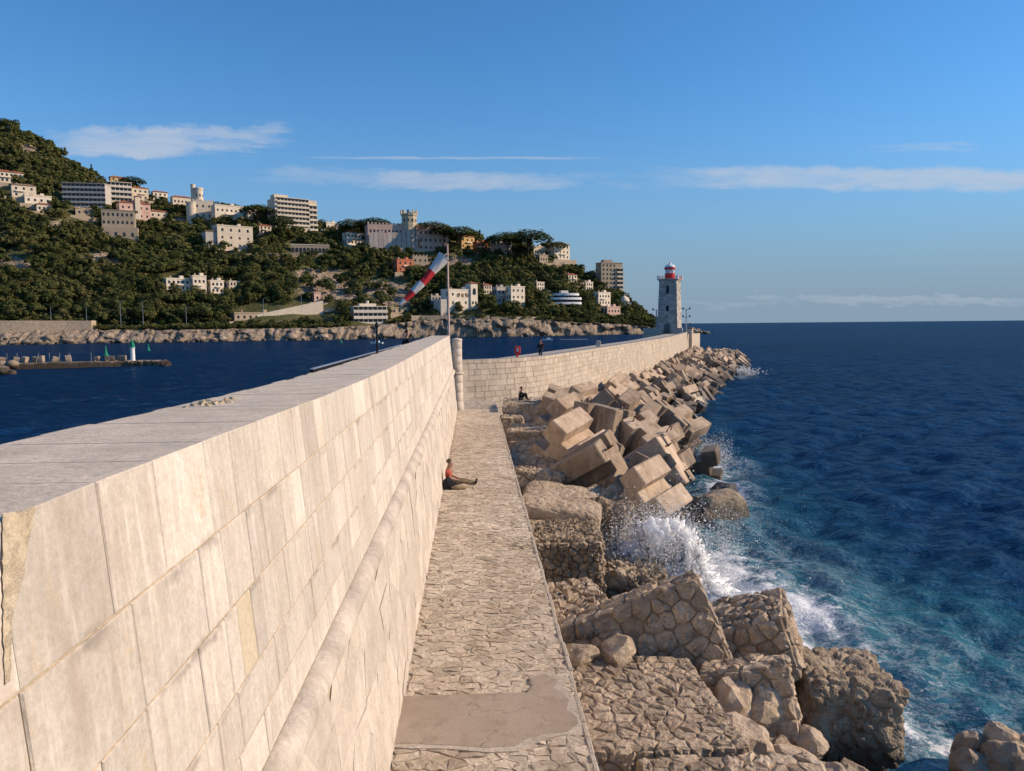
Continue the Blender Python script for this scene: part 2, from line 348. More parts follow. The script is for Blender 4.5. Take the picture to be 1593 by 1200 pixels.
# ---------------------------------------------------------------- the sea
SHORE = [(30, -40), (13.5, 2), (11.3, 13.5), (9.3, 15.5), (9.0, 19), (7.2, 23), (5.8, 28), (6.2, 32), (10.8, 34.2), (13.0, 38.5), (14.8, 44.6), (16.5, 54), (20.6, 71), (31, 98), (43, 127), (56.5, 156), (66, 184), (73, 215), (73, 240), (64, 244)]
def seg_dist(x, y, pts):
    d = np.full(x.shape, 1e9)
    for (ax, ay), (bx, by) in zip(pts[:-1], pts[1:]):
        ux, uy = bx - ax, by - ay; t = np.clip(((x - ax) * ux + (y - ay) * uy) / (ux * ux + uy * uy), 0, 1)
        d = np.minimum(d, np.hypot(x - ax - t * ux, y - ay - t * uy))
    return d
def sea():
    r = [4.0]
    while r[-1] < 330: r.append(r[-1] * 1.0072)
    while r[-1] < 60000: r.append(r[-1] * 1.06)
    r = np.array(r); a = np.radians(np.concatenate([np.arange(-180, -44, 6.0), np.arange(-44, 46, .19), np.arange(46, 180.01, 6.0)]))
    A, R = np.meshgrid(a, r); X, Y = R * np.sin(A), R * np.cos(A); Z = np.zeros_like(X)
    cell = np.maximum(R * .0072, R * math.radians(.19)); rs = np.random.default_rng(3)
    right = X > -1.0
    for i in range(46):
        lam = 0.55 * (1.095 ** i); th = math.radians(rs.normal(-70, 34)); k = 2 * PI / lam
        amp = .0105 * lam ** .80 * rs.uniform(.6, 1.2) * (1.0 if lam < 1.2 else 1.45 if lam < 5 else 1.0 if lam < 9 else .4)
        ph = rs.uniform(0, 6.28); w = np.clip((lam / cell - 2.2) / 3, 0, 1)
        wob = 1.2 * vnoise(X / (lam * 3.3) + i, Y / (lam * 3.3), i)
        c = np.sin(k * (X * math.sin(th) + Y * math.cos(th)) + ph + wob * 2.2)
        Z += amp * w * (1 - 2 * np.abs(c) ** 1.4 * .5 - .3 if False else c + .32 * np.cos(2 * (k * (X * math.sin(th) + Y * math.cos(th)) + ph + wob * 2.2)))
    Z *= np.where(X < -2.7, .8, 1.0)
    d = seg_dist(X, Y, SHORE); sea_side = right
    n1 = fbm(X / 5, Y / 9, 11, 5); n2 = fbm(X / 1.6, Y / 2.2, 23, 5, .6)
    near = np.exp(-np.maximum(R - 26, 0) / 30)
    shal = np.where(sea_side, np.exp(-(d / (2.6 + 5 * n1 * near + 1.0)) ** 1.3) * (.20 + .85 * near), 0)
    shal += np.where(sea_side, .56 * np.exp(-(((X - 11.5) / 6) ** 2 + ((Y - 23) / 7) ** 2)), 0) * (.5 + n1)
    foam = np.where(sea_side, np.exp(-(d / (.5 + .5 * near + .6 * n1)) ** 1.2) * (.40 + .40 * near), 0)
    wave = [(7.6, 24.3), (8.8, 23.0), (10.2, 22.0)]                                 # the crest breaking behind the slab
    dw = seg_dist(X, Y, wave); foam += 1.0 * np.exp(-(dw / .6) ** 2) + .40 * np.exp(-(dw / 1.7) ** 2)
    Z += .42 * np.exp(-(dw / 1.0) ** 2) * (1 - .5 * n2)
    foam += .8 * np.exp(-(((X - 8.2) / 2.4) ** 2 + ((Y - 26.5) / 4.2) ** 2)); Z += .3 * n2 * np.exp(-(((X - 7.8) / 2.2) ** 2 + ((Y - 27) / 4) ** 2))
    foam += np.where(sea_side, .44 * np.exp(-(((X - 10.5) / 4.5) ** 2 + ((Y - 27) / 8) ** 2)), 0) + np.where(sea_side, .28 * np.exp(-(((X - 13) / 5) ** 2 + ((Y - 18) / 3.5) ** 2)), 0)
    foam += .9 * np.exp(-(((X - 13.6) / 1.5) ** 2 + ((Y - 40.5) / 2.2) ** 2)) + .8 * np.exp(-(((X - 12.3) / 1.5) ** 2 + ((Y - 36.3) / 1.6) ** 2))
    foam += .7 * np.exp(-(((X - 44.5) / 2) ** 2 + ((Y - 127) / 9) ** 2)) + .5 * np.exp(-(((X - 16.5) / 2) ** 2 + ((Y - 47) / 4) ** 2))
    nr, na = X.shape; idx = np.arange(nr * na).reshape(nr, na)
    f = np.stack([idx[:-1, :-1], idx[:-1, 1:], idx[1:, 1:], idx[1:, :-1]], -1).reshape(-1, 4)[:, ::-1]
    m = bpy.data.materials.new('sea_water'); m.use_nodes = True; m.node_tree.nodes.clear(); N = NT(m.node_tree)
    pos = N.n('ShaderNodeNewGeometry').outputs['Position']
    at = lambda s: N.n('ShaderNodeAttribute', {'attribute_name': s}).outputs['Fac']
    dist = N.n('ShaderNodeVectorMath', {'operation': 'LENGTH'}, i0=pos).outputs['Value']
    big = N.noise(N.vm('MULTIPLY', pos, (.02, .012, 0)), 1.0, 5, .6)
    deep = N.mix(N.rng(big, .3, .7), (.002, .017, .050), (.0035, .025, .072))
    mid = N.noise(N.vm('MULTIPLY', pos, (.22, .35, 0)), 1.0, 6, .6)
    col = N.mix(N.rng(N.m('ADD', at('shal'), N.m('MULTIPLY', N.m('SUBTRACT', mid, .5), .5)), .1, 1.0), deep, (.022, .115, .145))
    fn = N.noise(N.vm('ADD', N.vm('MULTIPLY', pos, (1.0, 1.0, 0)), N.vm('MULTIPLY', N.n('ShaderNodeTexNoise', Vector=pos, Scale=.55, Detail=5.0).outputs[1], (2.2, 2.2, 0))), 1.0, 5, .70)
    vein = N.m('SUBTRACT', 1.0, N.m('MULTIPLY', N.m('ABSOLUTE', N.m('SUBTRACT', fn, .5)), 7.0), clamp=True)
    fo = at('foam')
    solid = N.rng(N.m('ADD', N.m('MULTIPLY', fo, .62), N.m('MULTIPLY', N.m('SUBTRACT', N.noise(pos, 1.3, 6, .74), .5), 1.5)), .42, .66, 0, 1, True)
    lace = N.m('MULTIPLY', N.m('POWER', vein, 4.0), N.rng(fo, .14, .7, 0, .5))
    foamf = N.m('MAXIMUM', solid, lace)
    col = N.mix(N.rng(fo, .1, .8, 0, .30), col, (.10, .25, .27))
    col = N.mix(foamf, col, (.74, .76, .77))
    b1 = N.noise(N.vm('MULTIPLY', pos, (1.1, 2.0, 0)), 1.0, 5, .66)
    b2 = N.noise(N.vm('MULTIPLY', pos, (.28, .50, 0)), 1.0, 4, .66)
    b3 = N.noise(N.vm('MULTIPLY', pos, (.035, .06, 0)), 1.0, 3, .6)
    bd1 = N.n('ShaderNodeBump', Strength=1.0, Distance=.32, Height=b1)
    bd2 = N.n('ShaderNodeBump', Strength=N.rng(dist, 14, 110, .25, 1.0), Distance=1.25, Height=b2, Normal=bd1.outputs[0])
    bd3 = N.n('ShaderNodeBump', Strength=N.rng(dist, 90, 400, .0, 1.0), Distance=3.2, Height=b3, Normal=bd2.outputs[0])
    fr = N.n('ShaderNodeFresnel', IOR=1.333, Normal=bd3.outputs[0]).outputs[0]
    df = N.n('ShaderNodeBsdfDiffuse', Color=col, Normal=bd3.outputs[0]); gl = N.n('ShaderNodeBsdfGlossy', Color=(.72, .88, 1.0, 1), Roughness=N.rng(dist, 30, 600, .07, .14), Normal=bd3.outputs[0])
    fac = N.m('MULTIPLY', N.m('MINIMUM', N.m('MULTIPLY', N.m('MAXIMUM', N.m('SUBTRACT', fr, .03), 0.0), .30), .15), N.m('SUBTRACT', 1.0, foamf, clamp=True))
    mxs = N.n('ShaderNodeMixShader', i0=fac, i1=df.outputs[0], i2=gl.outputs[0]); N.n('ShaderNodeOutputMaterial', Surface=mxs.outputs[0])
    me = npmesh('sea', np.stack([X, Y, Z], -1).reshape(-1, 3), f, m, None, True, {'shal': np.clip(shal, 0, 1.2).ravel(), 'foam': np.clip(foam, 0, 1.5).ravel()})
    return tag(link('sea', me), kind='structure')
sea()

# ---------------------------------------------------------------- the near sea wall
WZ = 3.6                                                           # level of the lower walkway
xface = lambda z: -1.10 - .09 * (z - WZ)
def ztop(y): return float(np.interp(y, [-6, 3, 5.3, 7.7, 11, 14, 22, 34, 48], [8.40, 8.385, 8.345, 8.30, 8.262, 8.245, 8.27, 8.32, 8.37]))
def block(mb, T, s0, s1, z0, z1, depth, off, bev, rnd, tone, gap=.006, m=None, zt=None, div=1):
    """one dressed stone of a wall: T(s,z,n); zt gives its own top line"""
    j = lambda: rnd.uniform(-.003, .003); a, b = s0 + gap / 2, s1 - gap / 2
    top = (lambda s: zt(s)) if zt else (lambda s: z1 - gap / 2); lo = z0 + gap / 2
    tl = rnd.uniform(-.001, .001)
    ss = [a + (b - a) * i / div for i in range(div + 1)]
    vs = []; ring = lambda e, n: [T(s, lo + e, n + j() * .5) for s in [a + e] + ss[1:-1] + [b - e]] + [T(s, top(s) - e, n + j() * .5) for s in [b - e] + ss[1:-1][::-1] + [a + e]]
    n = 2 * (div + 1)
    vs = ring(0, -depth) + ring(0, off - bev) + ring(bev, off + tl)
    fs = [tuple(range(2 * n, 3 * n))]
    for k in range(2):
        for i in range(n): p, q = k * n + i, k * n + (i + 1) % n; fs.append((p, q, q + n, p + n))
    if zt: pass
    mb.add(vs, fs, tone, m)
TW = lambda s, z, n: Vector((xface(z) + n, s, z))
wall = empty('sea_wall', (-1.6, 24, WZ))
tag(wall, 'tall cream limestone sea wall running beside the lower walkway', 'wall')
def part(mb, name, mats, parent, smooth=False):
    o = mb.build(name, mats, parent, smooth); o.matrix_parent_inverse = Matrix.Translation(-Vector(parent.location)) if parent.rotation_euler[2] == 0 else parent.matrix_basis.inverted(); return o
Y0, Y1 = -5.0, 47.9
mb = MB(); y = Y0
while y < Y1:                                                      # mortar core
    y2 = min(y + 1.5, Y1); zt0, zt1 = ztop(y) - .009, ztop(y2) - .006; o = .009
    vs = [(xface(3.0) - o, y, 3.0), (xface(zt0) - o, y, zt0), (-2.50, y, zt0), (-2.5, y, 3.0), (xface(3.0) - o, y2, 3.0), (xface(zt1) - o, y2, zt1), (-2.50, y2, zt1), (-2.5, y2, 3.0)]
    fs = [(0, 1, 5, 4), (1, 2, 6, 5), (2, 3, 7, 6)] + ([(0, 3, 2, 1)] if y == Y0 else []) + ([(4, 5, 6, 7)] if y2 == Y1 else [])
    mb.add(vs, fs); y = y2
part(mb, 'mortar_core', M['mortar'], wall)
rnd = random.Random(5)
far = MB(); far2 = MB(); nst = 0
COURSES = [(7.83, None), (7.355, 7.83), (6.89, 7.355), (6.55, 6.89), (6.27, 6.55)]
for ci, (z0, z1) in enumerate(COURSES):
    y = Y0 - rnd.random(); first = [3.10, 3.63, 4.30, 4.75, 5.34, 5.9] if ci == 0 else []
    edges = [y]
    while edges[-1] < Y1:
        w = rnd.choice([.22, .28, .34, .40, .5, .62, .8]) if ci else rnd.choice([.25, .32, .42, .55, .7])
        nx_ = edges[-1] + w
        if ci == 0 and edges[-1] < 2.2 < nx_: edges.append(2.45); edges.extend(first); continue
        if ci and edges[-1] < 2: nx_ = edges[-1] + w * 1.1
        edges.append(min(nx_, Y1) if nx_ < Y1 - .3 else Y1)
    for a, b in zip(edges[:-1], edges[1:]):
        a = max(a, Y0)
        if b - a < .05: continue
        near = b < 17.5; m = MB() if near else far
        tone = min(1, max(0, rnd.gauss(.5, .26))); off = rnd.uniform(0, .003)
        och = (ci == 2 and 3.6 < a < 3.9)
        dep = 1.12 if ci == 0 else .25
        if ci == 0:
            jl = rnd.uniform(-.0015, .0015); e = rnd.uniform(-.05, .02)
            block(m, TW, a, b, z0, None, dep + e, off, .006, rnd, tone, .007, zt=lambda s: ztop(s) + jl, div=2)
        else: block(m, TW, a, b, z0, z1, dep, off, .006, rnd, tone, .012)
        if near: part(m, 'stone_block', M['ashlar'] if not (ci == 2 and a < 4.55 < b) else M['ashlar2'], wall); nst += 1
far.build  # the receding stones are joined
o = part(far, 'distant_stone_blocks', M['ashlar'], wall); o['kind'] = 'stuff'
# rounded string course
y = Y0; k = 0; rest = MB()
while y < Y1:
    L = rnd.uniform(.9, 1.5); y2 = min(y + L, Y1); zc, r_ = 6.10, .155; vs = []; fs = []; n = 11
    for s in (y + .004, y2 - .004):
        for i in range(n):
            q = -PI / 2 + PI * i / (n - 1); vs.append((xface(zc) - .02 + math.cos(q) * r_ * .92, s, zc + math.sin(q) * r_))
    for i in range(n - 1): fs.append((i, i + 1, n + i + 1, n + i))
    fs += [tuple(range(n))[::-1], tuple(range(n, 2 * n))]
    m = MB() if y < 24 else rest; m.add(vs, fs, rnd.uniform(.55, .95))
    if y < 24: part(m, 'string_course', M['rustic'], wall, True)
    y = y2
o = part(rest, 'distant_string_course', M['rustic'], wall); o['kind'] = 'stuff'
# rough polygonal masonry under it
TL = lambda x, y_, n: Vector((xface(3.35 + y_) + n, Y0 + x, 3.35 + y_))
rest = MB(); cnt = 0
for poly in voronoi(Y1 - Y0, 2.56, .62, rnd, 1.5, .40):
    c = sum(p[0] for p in poly) / len(poly) + Y0
    if 5.0 < c < 15.5:
        m = MB(); stone(m, poly, TL, rnd, .006, .011, .05, None, .5, .86, False)
        if m.v: part(m, 'rough_stone', M['rustic'], wall); cnt += 1
    else: stone(rest, poly, TL, rnd, .006, .011, .05, None, .5, .86, False)
o = part(rest, 'distant_rough_stones', M['rustic'], wall); o['kind'] = 'stuff'
# broken patch on the coping
m = MB()
for i in range(60):
    q = rnd.uniform(0, 6.28); rr = abs(rnd.gauss(0, .10)); p = Vector((-2.38 + rr * math.cos(q) * .9, 6.95 + rr * math.sin(q) * 2.2, ztop(6.9) - .002)); s = rnd.uniform(.012, .035)
    m.box(p, (s * 1.6, s * 2, s * .8), rotm(rnd.uniform(-.6, .6), rnd.uniform(-.6, .6), rnd.uniform(0, 3)), rnd.random())
o = part(m, 'crumbled_coping', M['mortar'], wall); o['kind'] = 'stuff'
# ochre repair mortar and crumbled joints on the nearest stones
def on_face(px, py, n):
    v = ray(px, py); t = (-1.10 - .09 * 5.4 + n) / (v.x + .09 * v.z); return CAMP + v * t
def smear(pts, mat, n0=.0, n1=.0075, jit=1.5):
    m = MB(); q = []
    for i, p in enumerate(pts):                                    # roughen the outline
        b = pts[(i + 1) % len(pts)]; k = max(1, int(math.hypot(b[0] - p[0], b[1] - p[1]) / 9))
        for j in range(k): q.append((p[0] + (b[0] - p[0]) * j / k + rnd.uniform(-jit, jit), p[1] + (b[1] - p[1]) * j / k + rnd.uniform(-jit, jit)))
    cx = sum(a for a, b in q) / len(q); cy = sum(b for a, b in q) / len(q); n = len(q)
    vs = [on_face(a, b, 0) for a, b in q] + [on_face(cx + (a - cx) * .93, cy + (b - cy) * .97, n1 + rnd.uniform(-.001, .001)) for a, b in q] + [on_face(cx, cy, n1)]
    m.add(vs, [(i, (i + 1) % n, n + (i + 1) % n, n + i) for i in range(n)] + [(n + i, n + (i + 1) % n, 2 * n) for i in range(n)], rnd.uniform(.3, .8)); part(m, 'repair_mortar', M[mat], wall)
smear([(3, 800), (30, 794), (56, 786), (50, 822), (42, 850), (38, 890), (28, 925), (20, 965), (16, 1010), (17, 1062), (8, 1068), (4, 980)], 'mortar')
# round pier at its end
col_ = empty('corner_column', (-1.10, 48.45, WZ)); tag(col_, 'round cream stone column at the far end of the tall wall', 'column')
zz = 3.6
for k, (h, r0, r1) in enumerate([(.55, .40, .38), (.60, .36, .355), (.60, .355, .35), (.5, .35, .345)]):
    part(MB().lathe([(r0 - .012, zz), (r0, zz + .012), (r1, zz + h - .012), (r1 - .012, zz + h)], (-1.1, 48.45, 0), 22, rnd.uniform(.3, .7)), 'column_drum', M['ashlar'], col_, True); zz += h
part(MB().lathe([(.35, zz), (.42, zz + .08), (.42, zz + .16), (.33, zz + .20)], (-1.1, 48.45, 0), 22, .4), 'column_band', M['rustic'], col_, True); zz += .2
for k in range(4):
    h = .49; part(MB().lathe([(.318, zz), (.33, zz + .012), (.33, zz + h - .012), (.318, zz + h)], (-1.1, 48.45, 0), 22, rnd.uniform(.35, .75)), 'column_drum', M['ashlar'], col_, True); zz += h
part(MB().lathe([(.34, zz), (.36, zz + .02), (.36, zz + .10), (.30, zz + .15), (.02, zz + .20)], (-1.1, 48.45, 0), 22, .55), 'column_cap', M['ashlar'], col_, True)

# ---------------------------------------------------------------- lower walkway
WX0, WX1, WY0, WY1 = -1.10, 1.45, 3.0, 54.6
wk = MB(); wk.box(((WX0 - .3 + WX1) / 2, (WY0 + WY1) / 2, (WZ - .016 - 3) / 2), (WX1 - WX0 + .3, WY1 - WY0, WZ - .016 + 3), None, .5)
walk = tag(wk.build('walkway', M['pave_joint']), kind='structure')
TP = lambda x, y_, n: Vector((WX0 + x, WY0 + y_, WZ - .008 + n))
PATCH = [G(*p, WZ) for p in [(618, 1085), (690, 1083), (760, 1081), (820, 1080), (829, 1068), (826, 1056), (848, 1050), (868, 1060), (862, 1072), (876, 1080), (886, 1092), (882, 1106), (898, 1118), (900, 1128), (884, 1141), (850, 1144), (820, 1152), (802, 1163), (760, 1166), (700, 1162), (640, 1160), (605, 1160)]]
def inside(x, y, pg):
    r = False; n = len(pg)
    for i in range(n):
        a, b = pg[i], pg[(i + 1) % n]
        if (a.y > y) != (b.y > y) and x < (b.x - a.x) * (y - a.y) / (b.y - a.y) + a.x: r = not r
    return r
rest = MB(); cnt = 0
for poly in voronoi(WX1 - WX0 - .03, WY1 - WY0, .215, rnd, 1.35, .48):
    cx = sum(p[0] for p in poly) / len(poly) + WX0; cy = sum(p[1] for p in poly) / len(poly) + WY0
    if inside(cx, cy, PATCH) or (8.3 < cy < 9.35 and cx < .6 and False): continue
    if 7.5 < cy and cnt < 280:
        m = MB(); stone(m, poly, TP, rnd, .004, .011, .03, None, .9, .82)
        if m.v: o = m.build('paving_stone', M['paving'], walk); cnt += 1
    else: stone(rest, poly, TP, rnd, .004, .011, .03, None, .9, .82)
o = rest.build('distant_paving_stones', M['paving'], walk); o['kind'] = 'stuff'
# cement repair and its pale rim
m = MB(); n = len(PATCH)
def ringp(s, z): 
    c = sum((p for p in PATCH), Vector()) / n
    return [Vector((c.x + (p.x - c.x) * s, c.y + (p.y - c.y) * s, z)) for p in PATCH]
vs = ringp(1.0, WZ - .02) + ringp(.992, WZ + .022); m.add(vs, [tuple(range(n, 2 * n))] + [(i, (i + 1) % n, n + (i + 1) % n, n + i) for i in range(n)], .5)
o = m.build('cement_patch', M['patch'], walk)
m = MB(); rim = PATCH[4:]; vs = []; c = sum(PATCH, Vector()) / n
wid = [.02, .03, .10, .16, .16, .10, .13, .22, .20, .05, .03, .10, .13, .12, .09, .07, .09, .07]
for i, p in enumerate(rim):
    t = (rim[min(i + 1, len(rim) - 1)] - rim[max(i - 1, 0)]).normalized(); nn = Vector((t.y, -t.x, 0)) * -1
    if (p + nn - c).length < (p - c).length: nn = -nn
    w = wid[min(i, len(wid) - 1)]; q = p + nn * w; q.x = min(q.x, WX1 - .06); q.x = max(q.x, WX0); b2 = p - nn * .02
    vs += [Vector((b2.x, b2.y, WZ + .008)), Vector((b2.x, b2.y, WZ + .018)), Vector((q.x, q.y, WZ + .016)), Vector((q.x, q.y, WZ - .02))]
fs = [(i * 4 + k, i * 4 + k + 1, i * 4 + k + 5, i * 4 + k + 4) for i in range(len(rim) - 1) for k in range(3)]
m.add(vs, fs, .75); m.build('mortar_rim', M['kerb'], walk)
y = WY0
while y < WY1 - 1:                                                # uneven cement edge on the seaward side
    L = rnd.uniform(.25, .8); m = MB(); m.box((WX1 - .02 + rnd.uniform(-.02, .015), y + L / 2, WZ - .10 + rnd.uniform(-.012, .012)), (.075, L - .012, .22), rotm(rnd.uniform(-.015, .015), 0, rnd.uniform(-.03, .03)), rnd.uniform(.2, .8), .016)
    m.build('edge_stone', M['kerb'], walk); y += L

# ---------------------------------------------------------------- promenade on the harbour side of the tall wall
m = MB(); m.box((-3.4, 21.5, 3.3), (1.78, 53, 7.3)); tag(m.build('promenade', M['kerb']), kind='structure')
pw = empty('harbour_railing', (-4.35, 34, 6.75)); tag(pw, 'low black railing with pale top rail on the harbour side of the promenade', 'railing')
y = 20.5
while y < 47.5:
    part(MB().box((-4.35, y + 1.25, 7.30), (.10, 2.488, 1.10), None, rnd.uniform(.3, .5), .01), 'railing_panel', M['black'], pw)
    part(MB().box((-4.35, y + 1.25, 7.868), (.12, 2.488, .03), None, rnd.uniform(.5, .8), .01), 'top_rail', M['steel'], pw); y += 2.5
part(MB().box((-4.45, 30.7, 3.3), (.3, 34, 6.8)), 'quay_face', M['concrete'], pw)

# ---------------------------------------------------------------- far wall of the jetty
FWP = [Vector((p.x, p.y, 0)) for p in [G(700, 561.5, 6.45), G(720, 560.5, 6.45), G(760, 559, 6.45), G(803, 557, 6.45), G(843, 554, 6.45), G(880, 549, 6.45), G(940, 540, 6.45), G(1000, 531, 6.45), G(1040, 524.4, 6.45)]] + [Vector((67.0, 233, 0))]
def catmull(P, k=6):
    out = []
    for i in range(len(P) - 1):
        a, b, c, d = P[max(i - 1, 0)], P[i], P[i + 1], P[min(i + 2, len(P) - 1)]
        for j in range(k):
            t = j / k; out.append(.5 * ((2 * b) + (c - a) * t + (2 * a - 5 * b + 4 * c - d) * t * t + (3 * b - a - 3 * c + d) * t ** 3))
    return out + [P[-1]]
FP = catmull(FWP); FS = [0.0]
for a, b in zip(FP[:-1], FP[1:]): FS.append(FS[-1] + (b - a).length)
FTOT = FS[-1]
def fpos(s):
    i = max(0, min(len(FS) - 2, int(np.searchsorted(FS, s)) - 1)); t = (s - FS[i]) / (FS[i + 1] - FS[i]); p = FP[i].lerp(FP[i + 1], t)
    d1 = (FP[i + 1] - FP[max(i - 1, 0)]).normalized(); d2 = (FP[min(i + 2, len(FP) - 1)] - FP[i]).normalized(); d = d1.lerp(d2, t).normalized()
    return p, d, Vector((d.y, -d.x, 0))
FZ = 6.45
def TF(s, z, n): p, d, nn = fpos(s); q = p + nn * (n + (FZ - z) * .09); return Vector((q.x, q.y, z))
fw_ = empty('jetty_wall', (20, 100, 2)); tag(fw_, 'long sunlit stone jetty wall curving away to the lighthouse', 'wall')
m = MB(); N_ = 120
for i in range(N_):
    a, b = FTOT * i / N_, FTOT * (i + 1) / N_
    q = [TF(a, -1, -.03), TF(a, FZ - .02, -.03), TF(a, FZ - .02, -1.0), TF(a, -1, -1.9), TF(b, -1, -.03), TF(b, FZ - .02, -.03), TF(b, FZ - .02, -1.0), TF(b, -1, -1.9)]
    m.add(q, [(0, 4, 5, 1), (1, 5, 6, 2), (2, 6, 7, 3)] + ([(4, 7, 6, 5)] if i == N_ - 1 else []), rnd.uniform(.4, .6))
part(m, 'wall_body', M['far_ashlar'], fw_)
rest = MB(); cnt = 0; z1 = FZ
hs = [.30, .44, .42, .40, .44, .40, .42, .40, .44, .42, .44]
todo = []
for ci, h in enumerate(hs):
    s = rnd.random() * .5; z0 = z1 - h; smax = 175
    while s < smax:
        L = rnd.choice([.5, .65, .8, 1.0]) * (1.0 if s < 60 else 1.7); todo.append((s, min(s + L, smax), z0, z1, ci)); s += L
    z1 = z0
todo.sort(key=lambda t: t[0])
for s0, s1, z0, z1, ci in todo:
    ind = cnt < 290 and z0 > 3.0; mm = MB() if ind else rest
    block(mm, TF, s0, s1, z0, z1, 1.0 if ci == 0 else .12, rnd.uniform(-.01, .018) + (.03 if ci == 0 else 0), .012, rnd, min(1, max(0, rnd.gauss(.5, .28))), .014)
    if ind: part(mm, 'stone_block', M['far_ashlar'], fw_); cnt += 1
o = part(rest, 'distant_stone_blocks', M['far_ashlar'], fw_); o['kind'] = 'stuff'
for s in np.arange(175, FTOT - .5, 1.5):                            # coping beyond
    pass
m = MB(); i = 0; s = 0
while s < FTOT:                                                    # terrace behind its parapet
    b = min(s + 4, FTOT); q = [TF(s, 6.0, -.9), TF(b, 6.0, -.9), TF(b, 6.0, -6), TF(s, 6.0, -6), TF(b, -1, -6.2), TF(s, -1, -6.2)]; m.add(q, [(0, 1, 2, 3), (3, 2, 4, 5)]); s = b
tag(m.build('jetty_terrace', M['kerb']), kind='structure')
# ---------------------------------------------------------------- blocks and boulders below the walkway
rnd = random.Random(21)
def rubble_block(name, label, tl, dims, yaw, roll, lean, size=.42, faces='ftr', mat='rubble', bulge=.045, group=None, gap=.022, aspect=1.1):
    """a block of rubble masonry: tl is its upper front left corner; w,h,d; every visible stone is a part"""
    w, h, d = dims; R = rotm(0, 0, math.radians(yaw)) @ rotm(0, math.radians(-roll), 0) @ rotm(math.radians(lean), 0, 0)
    U, V, Wd = R @ Vector((1, 0, 0)), R @ Vector((0, 0, 1)), R @ Vector((0, 1, 0)); tl = Vector(tl)
    root = empty(name, tl + U * w / 2 - V * h + Wd * d / 2); tag(root, label, 'rock', group)
    c = tl + U * w / 2 - V * h / 2 + Wd * d / 2
    part(MB().box(c, (w - .03, d - .03, h - .03), R, .5, .03), 'mortar_core', M[mat + '_joint'] if mat + '_joint' in M else M['core'], root)
    fr = {'f': (w, h, lambda x, y, n: tl + U * x - V * y - Wd * (n - .015)), 't': (w, d, lambda x, y, n: tl + U * x + Wd * y + V * (n - .015)), 'r': (d, h, lambda x, y, n: tl + U * (w + n - .015) + Wd * x - V * y), 'l': (d, h, lambda x, y, n: tl - U * (n - .015) + Wd * (d - x) - V * y)}
    for fc in faces:
        a, b, T = fr[fc]
        flip = fc in 'frl'
        for poly in voronoi(a, b, size, rnd, aspect, .44):
            m = MB(); stone(m, poly if not flip else poly[::-1], T, rnd, gap, bulge, .05, None, .55, .70)
            if m.v: part(m, 'stone', M[mat], root)
    return root
def boulder_mesh(dims, seed, sub=3, rough=.16, cuts=9, mat='rubble', tone=.5):
    bm = bmesh.new(); bmesh.ops.create_icosphere(bm, subdivisions=sub, radius=1.0); r2 = random.Random(seed)
    pl = []
    for i in range(cuts):
        v = Vector((r2.gauss(0, 1), r2.gauss(0, 1), r2.gauss(0, 1))).normalized(); pl.append((v, r2.uniform(.55, .85)))
    o = Vector((r2.uniform(0, 50), r2.uniform(0, 50), 0))
    for v in bm.verts:
        p = v.co.copy()
        for n_, c in pl:
            q = p.dot(n_)
            if q > c: p -= n_ * (q - c) * .92
        p *= 1 + rough * (mn.fractal(p * 1.7 + o, 1.0, 2.0, 5) * .9)
        v.co = Vector((p.x * dims[0], p.y * dims[1], p.z * dims[2])) * .62
    me = bpy.data.meshes.new('boulder'); bm.to_mesh(me); bm.free(); me.materials.append(M[mat])
    me.attributes.new('tone', 'FLOAT', 'POINT').data.foreach_set('value', [tone] * len(me.vertices)); return me
def boulder(name, label, p, dims, rot, seed, mat='rubble', sub=3, rough=.16, group=None, cuts=9, tone=.5):
    o = link(name, boulder_mesh(dims, seed, sub, rough, cuts, mat, tone)); o.location = p; o.rotation_euler = rot; tag(o, label, 'rock', group); return o
def rough_slab(name, label, tl, dims, yaw, roll, lean, seed, mat='eroded', amp=.16, n=26, group=None):
    """an eroded block: a finely divided box broken up by noise"""
    w, h, d = dims; R = rotm(0, 0, math.radians(yaw)) @ rotm(0, math.radians(-roll), 0) @ rotm(math.radians(lean), 0, 0)
    bm = bmesh.new(); bmesh.ops.create_cube(bm, size=1.0); bmesh.ops.subdivide_edges(bm, edges=bm.edges[:], cuts=n, use_grid_fill=True)
    o = Vector((seed * 3.7, seed * 1.3, seed)); c = Vector(tl) + R @ Vector((w / 2, d / 2, -h / 2))
    for v in bm.verts:
        q = v.co * 2; e = max(0, (abs(q.x) ** 8 + abs(q.y) ** 8 + abs(q.z) ** 8) ** .125); q = q / e if e else q
        p = Vector((q.x * w / 2, q.y * d / 2, q.z * h / 2)); nrm = Vector((q.x / w, q.y / d, q.z / h)).normalized()
        f = mn.fractal(p * 1.1 + o, .9, 2.1, 6); vd = mn.voronoi(p * 3.0 + o)[0]
        cr = min(1.0, (vd[1] - vd[0]) * 3.5)
        v.co = p + nrm * (amp * (f * .9 - .55 * (1 - cr)))
    me = bpy.data.meshes.new(name); bm.to_mesh(me); bm.free(); me.materials.append(M[mat])
    me.attributes.new('tone', 'FLOAT', 'POINT').data.foreach_set('value', [rnd.uniform(.3, .7)] * len(me.vertices))
    ob = link(name, me); ob.matrix_world = Matrix.Translation(c) @ R.to_4x4(); tag(ob, label, 'rock', group); return ob

